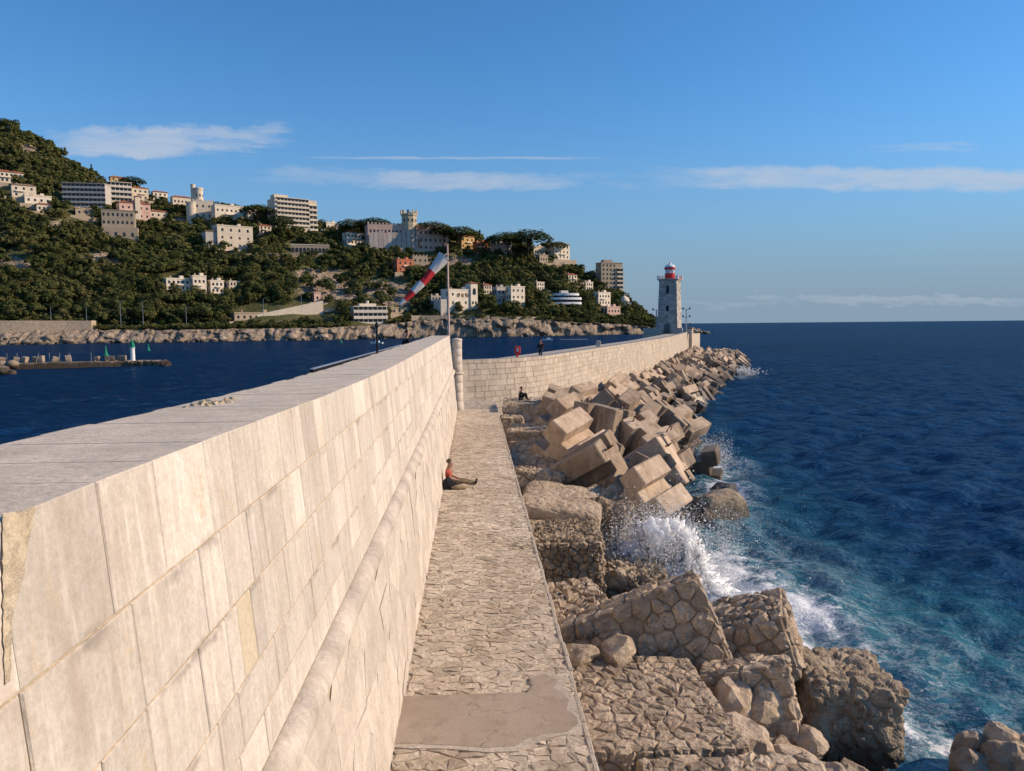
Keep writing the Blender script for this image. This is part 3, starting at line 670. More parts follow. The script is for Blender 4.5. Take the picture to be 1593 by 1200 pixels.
# ground of tumbled stone under everything
def rubble_core():
    U = [(1.3, -4), (1.3, 8), (1.3, 14), (1.3, 22), (1.3, 28), (1.4, 34), (1.4, 44), (1.5, 54)] + [tuple(TF(s, 3, .0))[:2] for s in (8, 16, 26, 45, 70, 100, 130, 160, FTOT)]
    S = [(16, -2), (12.3, 8), (9.8, 15), (7.4, 22), (6.4, 28), (12.0, 36), (15.2, 46), (17, 55)] + [(18.3, 62), (20.2, 69), (24, 80), (31, 97), (40, 119), (50, 142), (60, 168), (68, 195), (76, 236)]
    k = 26; U = [Vector((a, b, 0)) for a, b in U]; S = [Vector((a, b, 0)) for a, b in S]; U = catmull(U, 14); S = catmull(S, 14)
    X = np.array([[u.lerp(s, t * 1.12).x for t in np.linspace(0, 1, k)] for u, s in zip(U, S)]); Yy = np.array([[u.lerp(s, t * 1.12).y for t in np.linspace(0, 1, k)] for u, s in zip(U, S)])
    t = np.linspace(0, 1.12, k)[None, :] + 0 * X; h0 = np.interp(Yy[:, 0], [0, 12, 20, 30, 45, 60, 110, 235], [1.5, 1.6, 1.1, 1.3, 1.9, 2.2, 1.8, 1.0])[:, None]
    Z = h0 * (1 - t) - .9 * t + .55 * (fbm(X / 1.1, Yy / 1.1, 5, 4) - .5) * 2
    nr, na = X.shape; idx = np.arange(nr * na).reshape(nr, na); f = np.stack([idx[:-1, :-1], idx[:-1, 1:], idx[1:, 1:], idx[1:, :-1]], -1).reshape(-1, 4)
    tag(link('tumbled_stone_ground', npmesh('tumbled_stone_ground', np.stack([X, Yy, Z], -1).reshape(-1, 3), f, M['core'])), kind='structure')
rubble_core()
rubble_block('masonry_block', 'flat rubble masonry slab beside the cement patch of the walkway', (1.56, 10.45, 2.86), (2.42, 1.5, 2.95), 2, -2, 1, .25, 'ftr', bulge=.034, gap=.014)
rubble_block('masonry_block', 'large tilted slab of rounded stones standing on edge, sharp corner raised', (1.50, 14.35, 3.02), (2.95, 2.5, .75), -8, 22.5, -6, .37, 'ftr', bulge=.05, gap=.016)
rubble_block('masonry_block', 'pale rubble block just seaward of the raised slab', (4.15, 15.0, 2.52), (2.1, 1.3, 1.6), -24, 19, 4, .34, 'ftr', bulge=.06)
rubble_block('masonry_block', 'rubble block with shaded stone face and sunlit right side above boulders', (3.98, 13.1, 2.66), (1.55, 1.6, .8), -18, 12, -8, .36, 'ftr', bulge=.055)
rubble_block('masonry_block', 'rubble slab cut by the bottom edge next to the walkway', (2.30, 8.1, 2.98), (2.5, 1.6, 1.95), 4, -3, 0, .28, 'ftr', bulge=.04, gap=.015)
rubble_block('masonry_block', 'broken rubble slab behind the raised slab next to the walkway', (1.62, 16.3, 2.45), (1.6, 1.0, 1.9), 12, 4, 3, .30, 'ftr', bulge=.08)
rubble_block('masonry_block', 'rubble block with thick stone front, topped by the dark sitter', (1.72, 46.8, 4.05), (3.3, 1.7, 4.4), -3, 0, 0, .52, 'ftr', bulge=.07)
rubble_block('masonry_block', 'small pale rubble block against the walkway end', (1.52, 45.0, 3.45), (1.35, 1.7, 1.6), 0, 0, 0, .40, 'ftr', bulge=.06)
rubble_block('masonry_block', 'rubble block with brown stone face and sunlit right flank before the dark sitter', (1.60, 39.2, 3.42), (2.15, 2.0, 3.2), -6, 2, 0, .44, 'ftr', bulge=.06)
rubble_block('masonry_block', 'sloping rubble ramp tilted towards the walkway', (1.62, 33.6, 2.0), (2.05, .8, 3.3), -4, 8, 24, .40, 'ftr', bulge=.05)
rubble_block('masonry_block', 'low rubble block with dark front across from the seated man', (1.58, 30.8, 3.02), (2.0, 1.6, 1.1), -6, -6, 0, .38, 'ftr', bulge=.06)
rough_slab('eroded_slab', 'cracked eroded slab across from the seated man', (1.50, 26.3, 2.75), (3.0, 1.2, 3.9), -8, -7, 2, 3, mat='rubble', amp=.085, n=34)
rough_slab('eroded_slab', 'thin eroded slab leaning seaward beside the cracked slab', (1.55, 24.9, 2.30), (2.7, .8, 1.6), -4, -6, -3, 8, mat='rubble', amp=.08, n=30)
rubble_block('eroded_block', 'deep brown eroded rubble block left of the breaking wave', (1.55, 22.4, 2.42), (2.25, 2.2, 2.4), -3, 1, 0, .24, 'ftr', 'eroded', .085, gap=.01)
rough_slab('sea_rock', 'rugged brown rock under the nearest concrete cubes', (3.7, 27.3, 2.55), (2.3, 2.2, 2.8), 10, -5, 0, 13, amp=.34)
rough_slab('sea_rock', 'dark wet rock at the foot of the spray', (3.75, 22.6, 1.45), (2.0, 1.8, 2.4), -12, -6, 0, 17, amp=.32)
rough_slab('sea_rock', 'low dark rock ledge beside the raised slab', (3.6, 19.2, 1.05), (2.2, 1.4, 2.4), 8, -6, 2, 19, amp=.28)
rough_slab('sea_rock', 'brown rock wedge between walkway and raised slab', (1.6, 18.6, 1.75), (1.9, 1.2, 2.0), -10, -12, 4, 23, amp=.24)
rough_slab('sea_rock', 'overhanging square rock with dark front nearest the open water', (6.35, 13.7, 2.08), (1.95, 1.75, 2.1), -6, -1, 0, 29, amp=.16, n=36)
rough_slab('sea_rock', 'narrow dark foot under the overhanging square rock', (6.9, 13.9, .5), (1.35, 1.5, 1.5), 4, 0, 0, 31, amp=.2)
boulder('sea_rock', 'round wet black rock surrounded by white water', (11.0, 33.9, .35), (2.6, 2.3, 1.7), (0, 0, .4), 3, 'eroded', 4, .16)
boulder('sea_rock', 'flat wet rock awash beyond the round black rock', (13.0, 38.6, .1), (2.2, 1.6, .8), (0, 0, .9), 4, 'eroded', 4, .14)
for i, (x, y, z, a, b, c, lab) in enumerate([(1.85, 13.35, 2.98, .62, .55, .45, 'loose pale stone in the corner by the walkway edge'), (2.62, 13.45, 2.98, .85, .55, .42, 'loose wedge stone with sunlit top under the raised slab'), (1.72, 9.95, 2.2, .6, .8, .7, 'square grey stone wedged in the gap by the walkway'), (1.9, 9.2, 1.9, .7, .6, .7, 'brown stone low in the gap by the walkway')]):
    boulder('loose_stone', lab, (x, y, z), (a, b, c), (rnd.uniform(-.3, .3), rnd.uniform(-.3, .3), rnd.uniform(0, 3)), 40 + i, sub=3, rough=.22)
k = 0
for i in range(32):                                                # tumbled boulders below the near blocks
    t = rnd.random(); x = rnd.uniform(4.0, 6.5); y = rnd.uniform(9.6, 13.4) ; s = rnd.uniform(.4, .95)
    z = 2.35 - (x - 4.0) * .42 + rnd.uniform(-.25, .12)
    boulder('tumbled_boulder', 'tumbled limestone boulder in the pile at the bottom edge', (x, y, z), (s, s * rnd.uniform(.7, 1.1), s * rnd.uniform(.6, .9)), (rnd.random() * 3, rnd.random() * 3, rnd.random() * 3), 60 + i, sub=3, rough=.26, group='boulder pile at the bottom edge', tone=rnd.random())
s_z = lambda x: .35 + .12 * (x - 9.4)
for i in range(40):
    x = rnd.uniform(9.4, 13.5); y = rnd.uniform(12.6, 14.3) - (x - 9.4) * .10; s = rnd.uniform(.45, .9)
    boulder('corner_boulder', 'grey boulder in the heap cut by the bottom right corner', (x, y, s_z(x) + rnd.uniform(-.25, .25)), (s, s * .9, s * .75), (rnd.random() * 3, rnd.random() * 3, rnd.random() * 3), 120 + i, sub=3, rough=.26, group='boulder heap in the bottom right corner', tone=rnd.random())

# ---------------------------------------------------------------- grooved concrete armour cubes
def cube_mesh(seed, s=2.75):
    r2 = random.Random(seed); h = s / 2; g, g2, dp = s * .135, s * .11, s * .23; poly = []
    for k in range(4):                                             # square section, one tapered groove in each side
        for a, b in ((-h + .06, -h), (-g, -h), (-g2, -h + dp), (g2, -h + dp), (g, -h), (h - .06, -h)):
            c, s_ = math.cos(k * PI / 2), math.sin(k * PI / 2); poly.append((a * c - b * s_, a * s_ + b * c))
    mb = MB(); n = len(poly); e = .05
    rings = [(-h, .965), (-h + e, 1), (h - e, 1), (h, .965)]; vs = [(x * q, y * q, z) for z, q in rings for x, y in poly]
    fs = [tuple(range(n))[::-1], tuple(range(3 * n, 4 * n))]
    for k in range(3): fs += [(k * n + i, k * n + (i + 1) % n, (k + 1) * n + (i + 1) % n, (k + 1) * n + i) for i in range(n)]
    mb.add(vs, fs, r2.random()); return mb.mesh('concrete_cube', M['concrete'])
CUBES = [cube_mesh(i, s) for i, s in enumerate([2.3, 2.45, 2.6, 2.4, 2.5, 2.35])]
lm = MB()
lm.tube([(0, -.18, -.1), (0, -.18, .14), (0, -.1, .24), (0, .1, .24), (0, .18, .14), (0, .18, -.1)], .028, 6); LOOP = lm.mesh('lifting_loop', M['rust'])
def cube(p, rot, lab, k=0, group=None, loop=False, sc=1.0, lie=0):
    o = link('concrete_cube', CUBES[k % 6]); o.location = p; pre = (Matrix.Identity(3), rotm(PI / 2, 0, 0), rotm(0, PI / 2, 0))[lie]; o.rotation_euler = (rotm(0, 0, rot[2]) @ rotm(0, rot[1], 0) @ rotm(rot[0], 0, 0) @ pre).to_euler(); o.scale = (sc, sc, sc); tag(o, lab, 'concrete block', group)
    if loop:
        for x, y in ((-.7, -.6), (.7, .6)):
            l = link('lifting_loop', LOOP, o); l.location = (x, y, 1.35)
    return o
rad = math.radians
NEAR = [ # px, py, distance, tilt about y, tilt about x, turn, label
    (1003, 775, 30.0, 50, 8, -34, 'concrete cube half drowned in the spray, sunlit grooved face'),
    (962, 738, 33.0, 24, -14, -20, 'brown shaded concrete cube behind the drowned one, rusty bars'),
    (890, 700, 35.5, 40, 12, -30, 'big leaning concrete cube next to the sloping rubble ramp'),
    (925, 735, 31.8, 58, 16, -12, 'dark concrete cube wedged against the rugged brown rock'),
    (935, 668, 40.0, 8, -8, -38, 'upright concrete cube with sunlit fluted side in the front row'),
    (880, 660, 42.0, 44, 4, -28, 'concrete cube with grooved top edge beside the rubble blocks'),
    (1000, 690, 39.5, 34, 12, -44, 'concrete cube leaning with its groove in shadow, centre of the pile front'),
    (1030, 705, 41.0, 66, 4, -26, 'thin sunlit concrete cube edge sloping to the white water'),
    (1018, 735, 36.5, 54, -12, -36, 'tall concrete cube leaning over the wash below the pile front'),
    (985, 649, 47.0, 28, 14, -24, 'concrete cube leaning right above the fluted one'),
    (1030, 664, 48.0, 38, -10, -34, 'square concrete cube with pale worn top near the water'),
    (870, 641, 47.5, 20, 16, -14, 'pale faceted concrete cube beside the dark sitter'),
    (912, 631, 52.0, 32, 6, -40, 'tall pale concrete cube against the jetty wall near the sitter'),
    (940, 649, 46.5, 46, -14, -22, 'concrete cube with pointed corner up behind the fluted one'),
    (1060, 672, 54.0, 30, 10, -44, 'dark concrete cube standing in the water by the foam'),
    (1090, 730, 45.5, 80, 4, -18, 'low drowned concrete cube farthest out in the foam'),
]
for i, (px, py, yy, ty, tx, tz, lab) in enumerate(NEAR):
    p = D(px, py, yy); cube(p, (rad(tx), rad(ty), rad(tz)), lab, i, loop=i in (1, 3, 4, 6, 8), lie=(1, 1, 1, 0, 0, 1, 0, 1, 0, 1, 0, 0, 1, 0, 1, 1)[i])
nearp = [D(a[0], a[1], a[2]) for a in NEAR]
US = [(Vector((5.0, 33, 0)), Vector((8.8, 34.5, 0))), (Vector((4.4, 39, 0)), Vector((10.6, 40.5, 0))), (Vector((4.8, 44, 0)), Vector((12.3, 45, 0))), (Vector((5.6, 50, 0)), Vector((13.6, 50.5, 0)))]
US += [(TF(s, 3.2, 1.7), Vector((a, b, 0))) for s, (a, b) in zip((11, 18, 28, 46, 72, 100, 130, 160, FTOT - 4, FTOT + 5), [(15.0, 56), (17.4, 63), (20.4, 72), (27.4, 90), (36.5, 112), (47, 135), (56.5, 157), (65, 183), (73, 214), (77, 238)])]
UC = catmull([Vector((u.x, u.y, 0)) for u, s in US], 30); SC = catmull([s for u, s in US], 30)
LU = [0.0]
for a, b in zip(UC[:-1], UC[1:]): LU.append(LU[-1] + (b - a).length)
s = 0.0; cnt = len(NEAR); zone = 0; i = 0
while s < LU[-1]:
    j = int(np.searchsorted(LU, s)); j = min(j, len(UC) - 1); u, e = UC[j], SC[j]; wid = (e - u).length
    n = max(2, round(wid / 2.7)); hz_ = float(np.interp(u.y, [33, 55, 110, 180, 238], [1.8, 1.45, 1.35, .9, .3]))
    for r in range(n):
        t = (r + .15 + rnd.uniform(-.22, .22)) / (n - .75); p = u.lerp(e, min(t, 1.02)); p.y += rnd.uniform(-.6, .6)
        p.z = hz_ * (1 - max(t, 0.0) ** 1.1) + .1 + rnd.uniform(-.45, .5)
        if min((Vector((p.x, p.y)) - Vector((q.x, q.y))).length for q in nearp) < 2.1: continue
        if cnt >= 296: break
        far_ = u.y > 70
        ty = rnd.choice([18, 28, 38, 48, 58, 30]) + rnd.uniform(-9, 9); tx = rnd.uniform(-20, 22); tz = -30 + rnd.uniform(-18, 18)
        row = 'against the wall' if r == 0 else 'at the waterline' if r == n - 1 else 'midway down the slope'
        where = 'below the curve of the jetty wall' if u.y < 62 else 'along the nearer half of the jetty' if u.y < 100 else 'along the farther half of the jetty' if u.y < 150 else 'short of the lighthouse' if u.y < 190 else 'right below the lighthouse'
        lean = 'steeply tipped' if ty > 44 else 'gently tipped' if ty < 30 else 'tipped'
        lab = '%s concrete cube %s, %s' % (lean, row, where); gr = 'concrete cubes ' + where
        cube(p, (rad(tx), rad(ty), rad(tz)), lab, rnd.randrange(6), gr, loop=(u.y < 60 and rnd.random() < .3), sc=rnd.uniform(.86, 1.08), lie=rnd.choice([0, 0, 1, 1, 2])); cnt += 1
    s += 2.6 if s < 50 else 3.0
print('cubes', cnt)

# ---------------------------------------------------------------- spray
m_ = bpy.data.materials.new('sea_spray'); m_.use_nodes = True; m_.node_tree.nodes.clear(); N = NT(m_.node_tree)
a_ = N.n('ShaderNodeBsdfDiffuse', Color=(.96, .97, .98, 1)); b_ = N.n('ShaderNodeBsdfTranslucent', Color=(.96, .97, .98, 1)); mx = N.n('ShaderNodeMixShader', i0=.5, i1=a_.outputs[0], i2=b_.outputs[0]); N.n('ShaderNodeOutputMaterial', Surface=mx.outputs[0]); M['spray'] = m_
fm_ = bpy.data.materials.new('thick_foam'); fm_.use_nodes = True; fb_ = fm_.node_tree.nodes['Principled BSDF']; fb_.inputs['Base Color'].default_value = (.96, .97, .98, 1); fb_.inputs['Roughness'].default_value = .9; fb_.inputs['Subsurface Weight'].default_value = 1.0; fb_.inputs['Subsurface Radius'].default_value = (1, 1, 1); fb_.inputs['Subsurface Scale'].default_value = .5; M['foam'] = fm_
def drops(name, label, specs, seed):
    r = np.random.default_rng(seed); V = []
    for n, c, sd, s0, s1, lift in specs:
        p = r.normal(0, 1, (n, 3)); rr = np.linalg.norm(p, axis=1, keepdims=True); p = p / rr * np.abs(r.normal(0, 1, (n, 1))) ** .8 * 1.15
        p = np.array(c) + p * np.array(sd)
        # ragged plumes: pull drops into a few jets
        g = fbm(p[:, 0] * 1.6 + p[:, 2] * .4, p[:, 1] * 1.6 + p[:, 2] * .9, seed, 3); keep = g > .5 - lift; p = p[keep]; p = p[p[:, 2] > .02]
        s = r.uniform(s0, s1, (len(p), 1, 1)) * (r.random((len(p), 1, 1)) ** 1.5 + .3)
        base = np.array([[1, 1, 1], [-1, -1, 1], [-1, 1, -1], [1, -1, -1]])[None] + r.normal(0, .35, (len(p), 4, 3)); V.append(p[:, None, :] + base * s * .5)
    V = np.concatenate(V); n = len(V); F = np.array([[0, 1, 2], [0, 3, 1], [0, 2, 3], [1, 3, 2]])[None] + (np.arange(n) * 4)[:, None, None]
    o = link(name, npmesh(name, V.reshape(-1, 3), F.reshape(-1, 3), M['spray'])); tag(o, label, 'sea spray', kind='stuff'); return o
drops('wave_spray', 'burst of white spray thrown up between the rocks', [
    (13000, (6.3, 24.8, 1.3), (1.05, .95, 1.05), .016, .045, .22), (7000, (5.9, 25.0, 1.2), (.85, .9, .8), .020, .05, .20), (7000, (6.9, 24.8, 1.2), (1.0, .9, .8), .018, .045, .16), (9000, (6.4, 24.6, .25), (1.8, 1.7, .35), .025, .06, .3),
    (22000, (6.1, 25.0, 1.45), (1.05, 1.1, .95), .010, .026, .10), (20000, (7.2, 24.8, 1.45), (1.5, 1.2, 1.0), .008, .020, .07), (14000, (7.7, 25.2, 1.7), (2.1, 1.4, 1.1), .007, .015, .05), (9000, (5.0, 25.2, .8), (.6, .8, .5), .014, .035, .1)], 5)
def burst(blobs, seed):
    V = []; F = []; o = 0
    bm = bmesh.new(); bmesh.ops.create_icosphere(bm, subdivisions=5, radius=1.0); bv = [v.co.copy() for v in bm.verts]; bf = np.array([[v.index for v in f.verts] for f in bm.faces]); bm.free()
    for k, (c, r, lean) in enumerate(blobs):
        for p in bv:
            q = Vector((p.x * r[0], p.y * r[1], p.z * r[2])); n1 = mn.fractal(q * 1.7 + Vector((seed + k * 9, 0, 0)), .7, 2.2, 6); n2 = mn.noise(q * 9 + Vector((k, 3, 1)))
            n3 = abs(mn.noise(q * 4.5 + Vector((k * 3.1, 7, 2)))); q = q * (1 + .42 * n1 + .16 * n2 + .9 * max(0, n3 - .22) * (1 if p.z > -.2 else 0)); V.append((c[0] + q.x + lean[0] * max(0, q.z), c[1] + q.y + lean[1] * max(0, q.z), max(-.2, c[2] + q.z)))
        F.append(bf + o); o += len(bv)
    ob = link('foam_burst', npmesh('foam_burst', np.array(V), np.concatenate(F), M['foam'])); tag(ob, 'thick white foam at the heart of the spray', 'foam', kind='stuff')
burst([((5.75, 25.1, .5), (.85, .8, 1.15), (.05, 0)), ((6.8, 24.8, .4), (1.05, .8, .95), (.2, 0)), ((6.25, 24.9, 1.35), (.70, .65, 1.0), (.1, 0)), ((6.9, 24.9, 1.2), (.5, .5, .8), (.25, 0)), ((5.35, 25.0, .7), (.45, .5, .75), (-.15, 0)), ((7.15, 24.7, .9), (.42, .45, .6), (.3, 0)), ((7.5, 24.5, .1), (.9, 1.0, .32), (.3, 0)), ((5.6, 24.2, .05), (.7, .7, .3), (0, 0))], 3.3)
drops('wash_spray', 'small burst of spray beside the drowned concrete cube', [(2500, (14.6, 46.5, .5), (.8, .8, .55), .03, .07, .15), (5000, (14.9, 46.5, .9), (1.1, 1.0, .8), .012, .04, .1)], 9)
drops('distant_spray', 'faint burst of spray at the tip of the cube pile', [(2500, (46, 128, .5), (1.6, 2.2, .6), .08, .2, .1)], 12)

# ---------------------------------------------------------------- the wooded hill across the harbour
rnd = random.Random(77)
def kx(px):                                                        # world x per metre of distance along this bearing
    v = ray(px, 512 - .0091 * px); return v.x / v.y
HX = [-260, 0, 40, 100, 150, 200, 250, 300, 350, 400, 450, 500, 550, 600, 650, 700, 750, 800, 850, 880, 910, 940, 970, 1000, 1030]
HSKY = [196, 198, 199, 234, 272, 290, 310, 322, 330, 333, 335, 358, 364, 364, 362, 366, 378, 384, 388, 402, 426, 446, 466, 490, 507]
HR = [830, 810, 808, 800, 795, 790, 785, 780, 775, 772, 770, 768, 765, 762, 760, 760, 760, 760, 755, 750, 745, 738, 728, 710, 690]
HS = [430, 457, 462, 470, 476, 482, 488, 494, 502, 510, 517, 524, 536, 552, 565, 571, 576, 583, 600, 612, 622, 634, 645, 655, 668]
HC = [7, 7, 7, 7, 7, 7, 7, 7, 7, 7, 7, 7, 8, 9, 12, 13, 13, 12, 11, 10, 9, 9, 8, 6, 3]
def hprof(px):
    f = lambda a: float(np.interp(px, HX, a)); R_, S_ = f(HR), f(HS); H_ = D(px, f(HSKY), R_).z; return S_, R_, H_, f(HC)
def hill_z(px, t, k=None):
    """ground height on bearing px, t = 0 at the water, 1 on the ridge"""
    S_, R_, H_, C_ = hprof(px); yy = S_ + (R_ - S_) * t; xx = kx(px) * yy
    if t < .03: z = -1.5 + (C_ + 1.5) * min(1, t / .022) ** .6
    elif t < .075: z = C_ + 1.0
    elif t <= 1: u = (t - .075) / .925; z = C_ + 1 + (H_ - C_ - 1) * (u ** .92 * .85 + .15 * (3 * u * u - 2 * u ** 3))
    else: z = H_ - (t - 1) * (R_ - S_) * .45
    w = min(1, max(0, (t - .03) * 10)) * min(1, max(0, (1.0 - t) * 6) + .25)
    n1 = mn.noise(Vector((xx / 42, yy / 42, 3.3))); n2 = mn.noise(Vector((xx / 15, yy / 15, 7.1)))
    return Vector((xx, yy, z + w * (n1 * 5.0 + n2 * 1.8)))
def on_hill(px, py):
    lo = None
    for i in range(0, 210):
        t = .02 + i * .005; p = hill_z(px, t); 
        q = p - CAMP; v = py_of(p)
        if v <= py: return p, t
    return hill_z(px, 1.0), 1.0
def py_of(p):
    q = Vector(p) - CAMP; return IH / 2 + FPX * q.dot(DI) / q.dot(FW)
def px_of(p):
    q = Vector(p) - CAMP; return IW / 2 + FPX * q.dot(RI) / q.dot(FW)
ROCKY = [(560, 452, 95, 17), (500, 430, 40, 14), (20, 412, 35, 14), (165, 405, 30, 14), (110, 352, 40, 9), (270, 345, 40, 7), (700, 410, 40, 12), (880, 415, 30, 8), (590, 470, 60, 8), (130, 250, 20, 9), (60, 235, 20, 10), (430, 400, 60, 7), (760, 430, 16, 8)]
def rockiness(px, py): return max(math.exp(-((px - a) / c) ** 2 - ((py - b) / d) ** 2) for a, b, c, d in ROCKY)
def hill():
    pxs = np.concatenate([np.arange(-260, 1031, 3.0)]); ts = np.concatenate([np.linspace(0, .03, 12), np.linspace(.034, .08, 7), np.linspace(.09, 1.0, 74), np.linspace(1.03, 1.6, 8)])
    V = []; rk = []; cl_ = []
    for px in pxs:
        for t in ts:
            p = hill_z(float(px), float(t)); c = 0
            if t < .031 and t > 0:
                c = 1; w = math.sin(min(1, t / .03) * PI) + .25
                n = mn.fractal(Vector((p.x / 9, p.y / 9, p.z / 6)), .9, 2.1, 5); n2 = abs(mn.noise(Vector((p.x / 4.0, 1.7, p.z / 9))))
                p = p + Vector((0, 1, 0)) * (n * 6 * w + n2 * 6 - 2) ; p.z += n * 3.2 * w
            V.append(p); py = py_of(p); r_ = rockiness(px, py) if t > .08 else 0
            if r_ > .3: p.z += 2.2 * mn.noise(p / 5.0)
            rk.append(max(r_, c if t < .04 else 0))
    nr, na = len(pxs), len(ts); idx = np.arange(nr * na).reshape(nr, na); f = np.stack([idx[:-1, :-1], idx[1:, :-1], idx[1:, 1:], idx[:-1, 1:]], -1).reshape(-1, 4)
    m = bpy.data.materials.new('hillside'); m.use_nodes = True; m.node_tree.nodes.clear(); N = NT(m.node_tree)
    pos = N.n('ShaderNodeNewGeometry').outputs['Position']; at = N.n('ShaderNodeAttribute', {'attribute_name': 'rock'}).outputs['Fac']
    n1 = N.noise(pos, .09, 4, .6); n2 = N.noise(N.vm('MULTIPLY', pos, (1, 1, .6)), .45, 4, .65)
    green = N.mix(N.rng(n1, .35, .65), (.070, .078, .030), (.130, .118, .052)); rock = N.mix(N.rng(n2, .35, .65), (.22, .165, .115), (.46, .365, .275))
    rock = N.mix(N.rng(N.noise(N.vm('MULTIPLY', pos, (.9, .9, .22)), .5, 4, .7), .5, .65), rock, (.10, .075, .05))
    fac = N.rng(N.m('ADD', at, N.m('MULTIPLY', N.m('SUBTRACT', n2, .5), .9)), .34, .5)
    bp = N.n('ShaderNodeBump', Strength=1.0, Distance=1.4, Height=n2)
    bs = N.n('ShaderNodeBsdfPrincipled', Base_Color=N.mix(fac, green, rock), Roughness=.95, Normal=bp.outputs[0]); bs.inputs['Specular IOR Level'].default_value = .1
    N.n('ShaderNodeOutputMaterial', Surface=bs.outputs[0])
    tag(link('hill', npmesh('hill', np.array([tuple(v) for v in V]), f, m, None, False, {'rock': np.array(rk)})), kind='structure')
hill()

# ---------------------------------------------------------------- houses on the hill
C = lambda n, c, **k: M.setdefault(n, plain(n, c, k.get('rough', .85), 0, k.get('var', .10), k.get('scale', .35)))
C('cream_render', (.66, .56, .42)); C('white_render', (.78, .665, .515)); C('pink_render', (.60, .40, .31)); C('ochre_render', (.60, .40, .17)); C('orange_render', (.50, .17, .085)); C('tan_stone', (.42, .33, .23)); C('grey_render', (.48, .43, .37)); C('red_render', (.33, .10, .06)); C('roof_tile', (.34, .115, .06), var=.3, scale=1.5); C('brown_roof', (.25, .16, .10)); C('scaffold_net', (.54, .45, .38))
M['pane'] = plain('window_glass', (.025, .032, .040), .12); M['shade'] = plain('shutter_green', (.10, .13, .12), .7)
WIN = {}
def win_mesh(w, h, arch=False, mat='pane'):
    k = (round(w, 1), round(h, 1), arch, mat)
    if k not in WIN:
        mb = MB(); w, h = k[0], k[1]
        if arch:
            pl = [(-w / 2, 0), (w / 2, 0)] + [(w / 2 * math.cos(a), h - w / 2 + w / 2 * math.sin(a)) for a in np.linspace(0, PI, 7)]
            mb.prism(pl, -.05, .05, T=lambda x, y, z: Vector((x, -z, y)))
        else: mb.box((0, 0, h / 2), (w, .1, h))
        WIN[k] = mb.mesh('window', M[mat])
    return WIN[k]
RECTS = []; HL = []
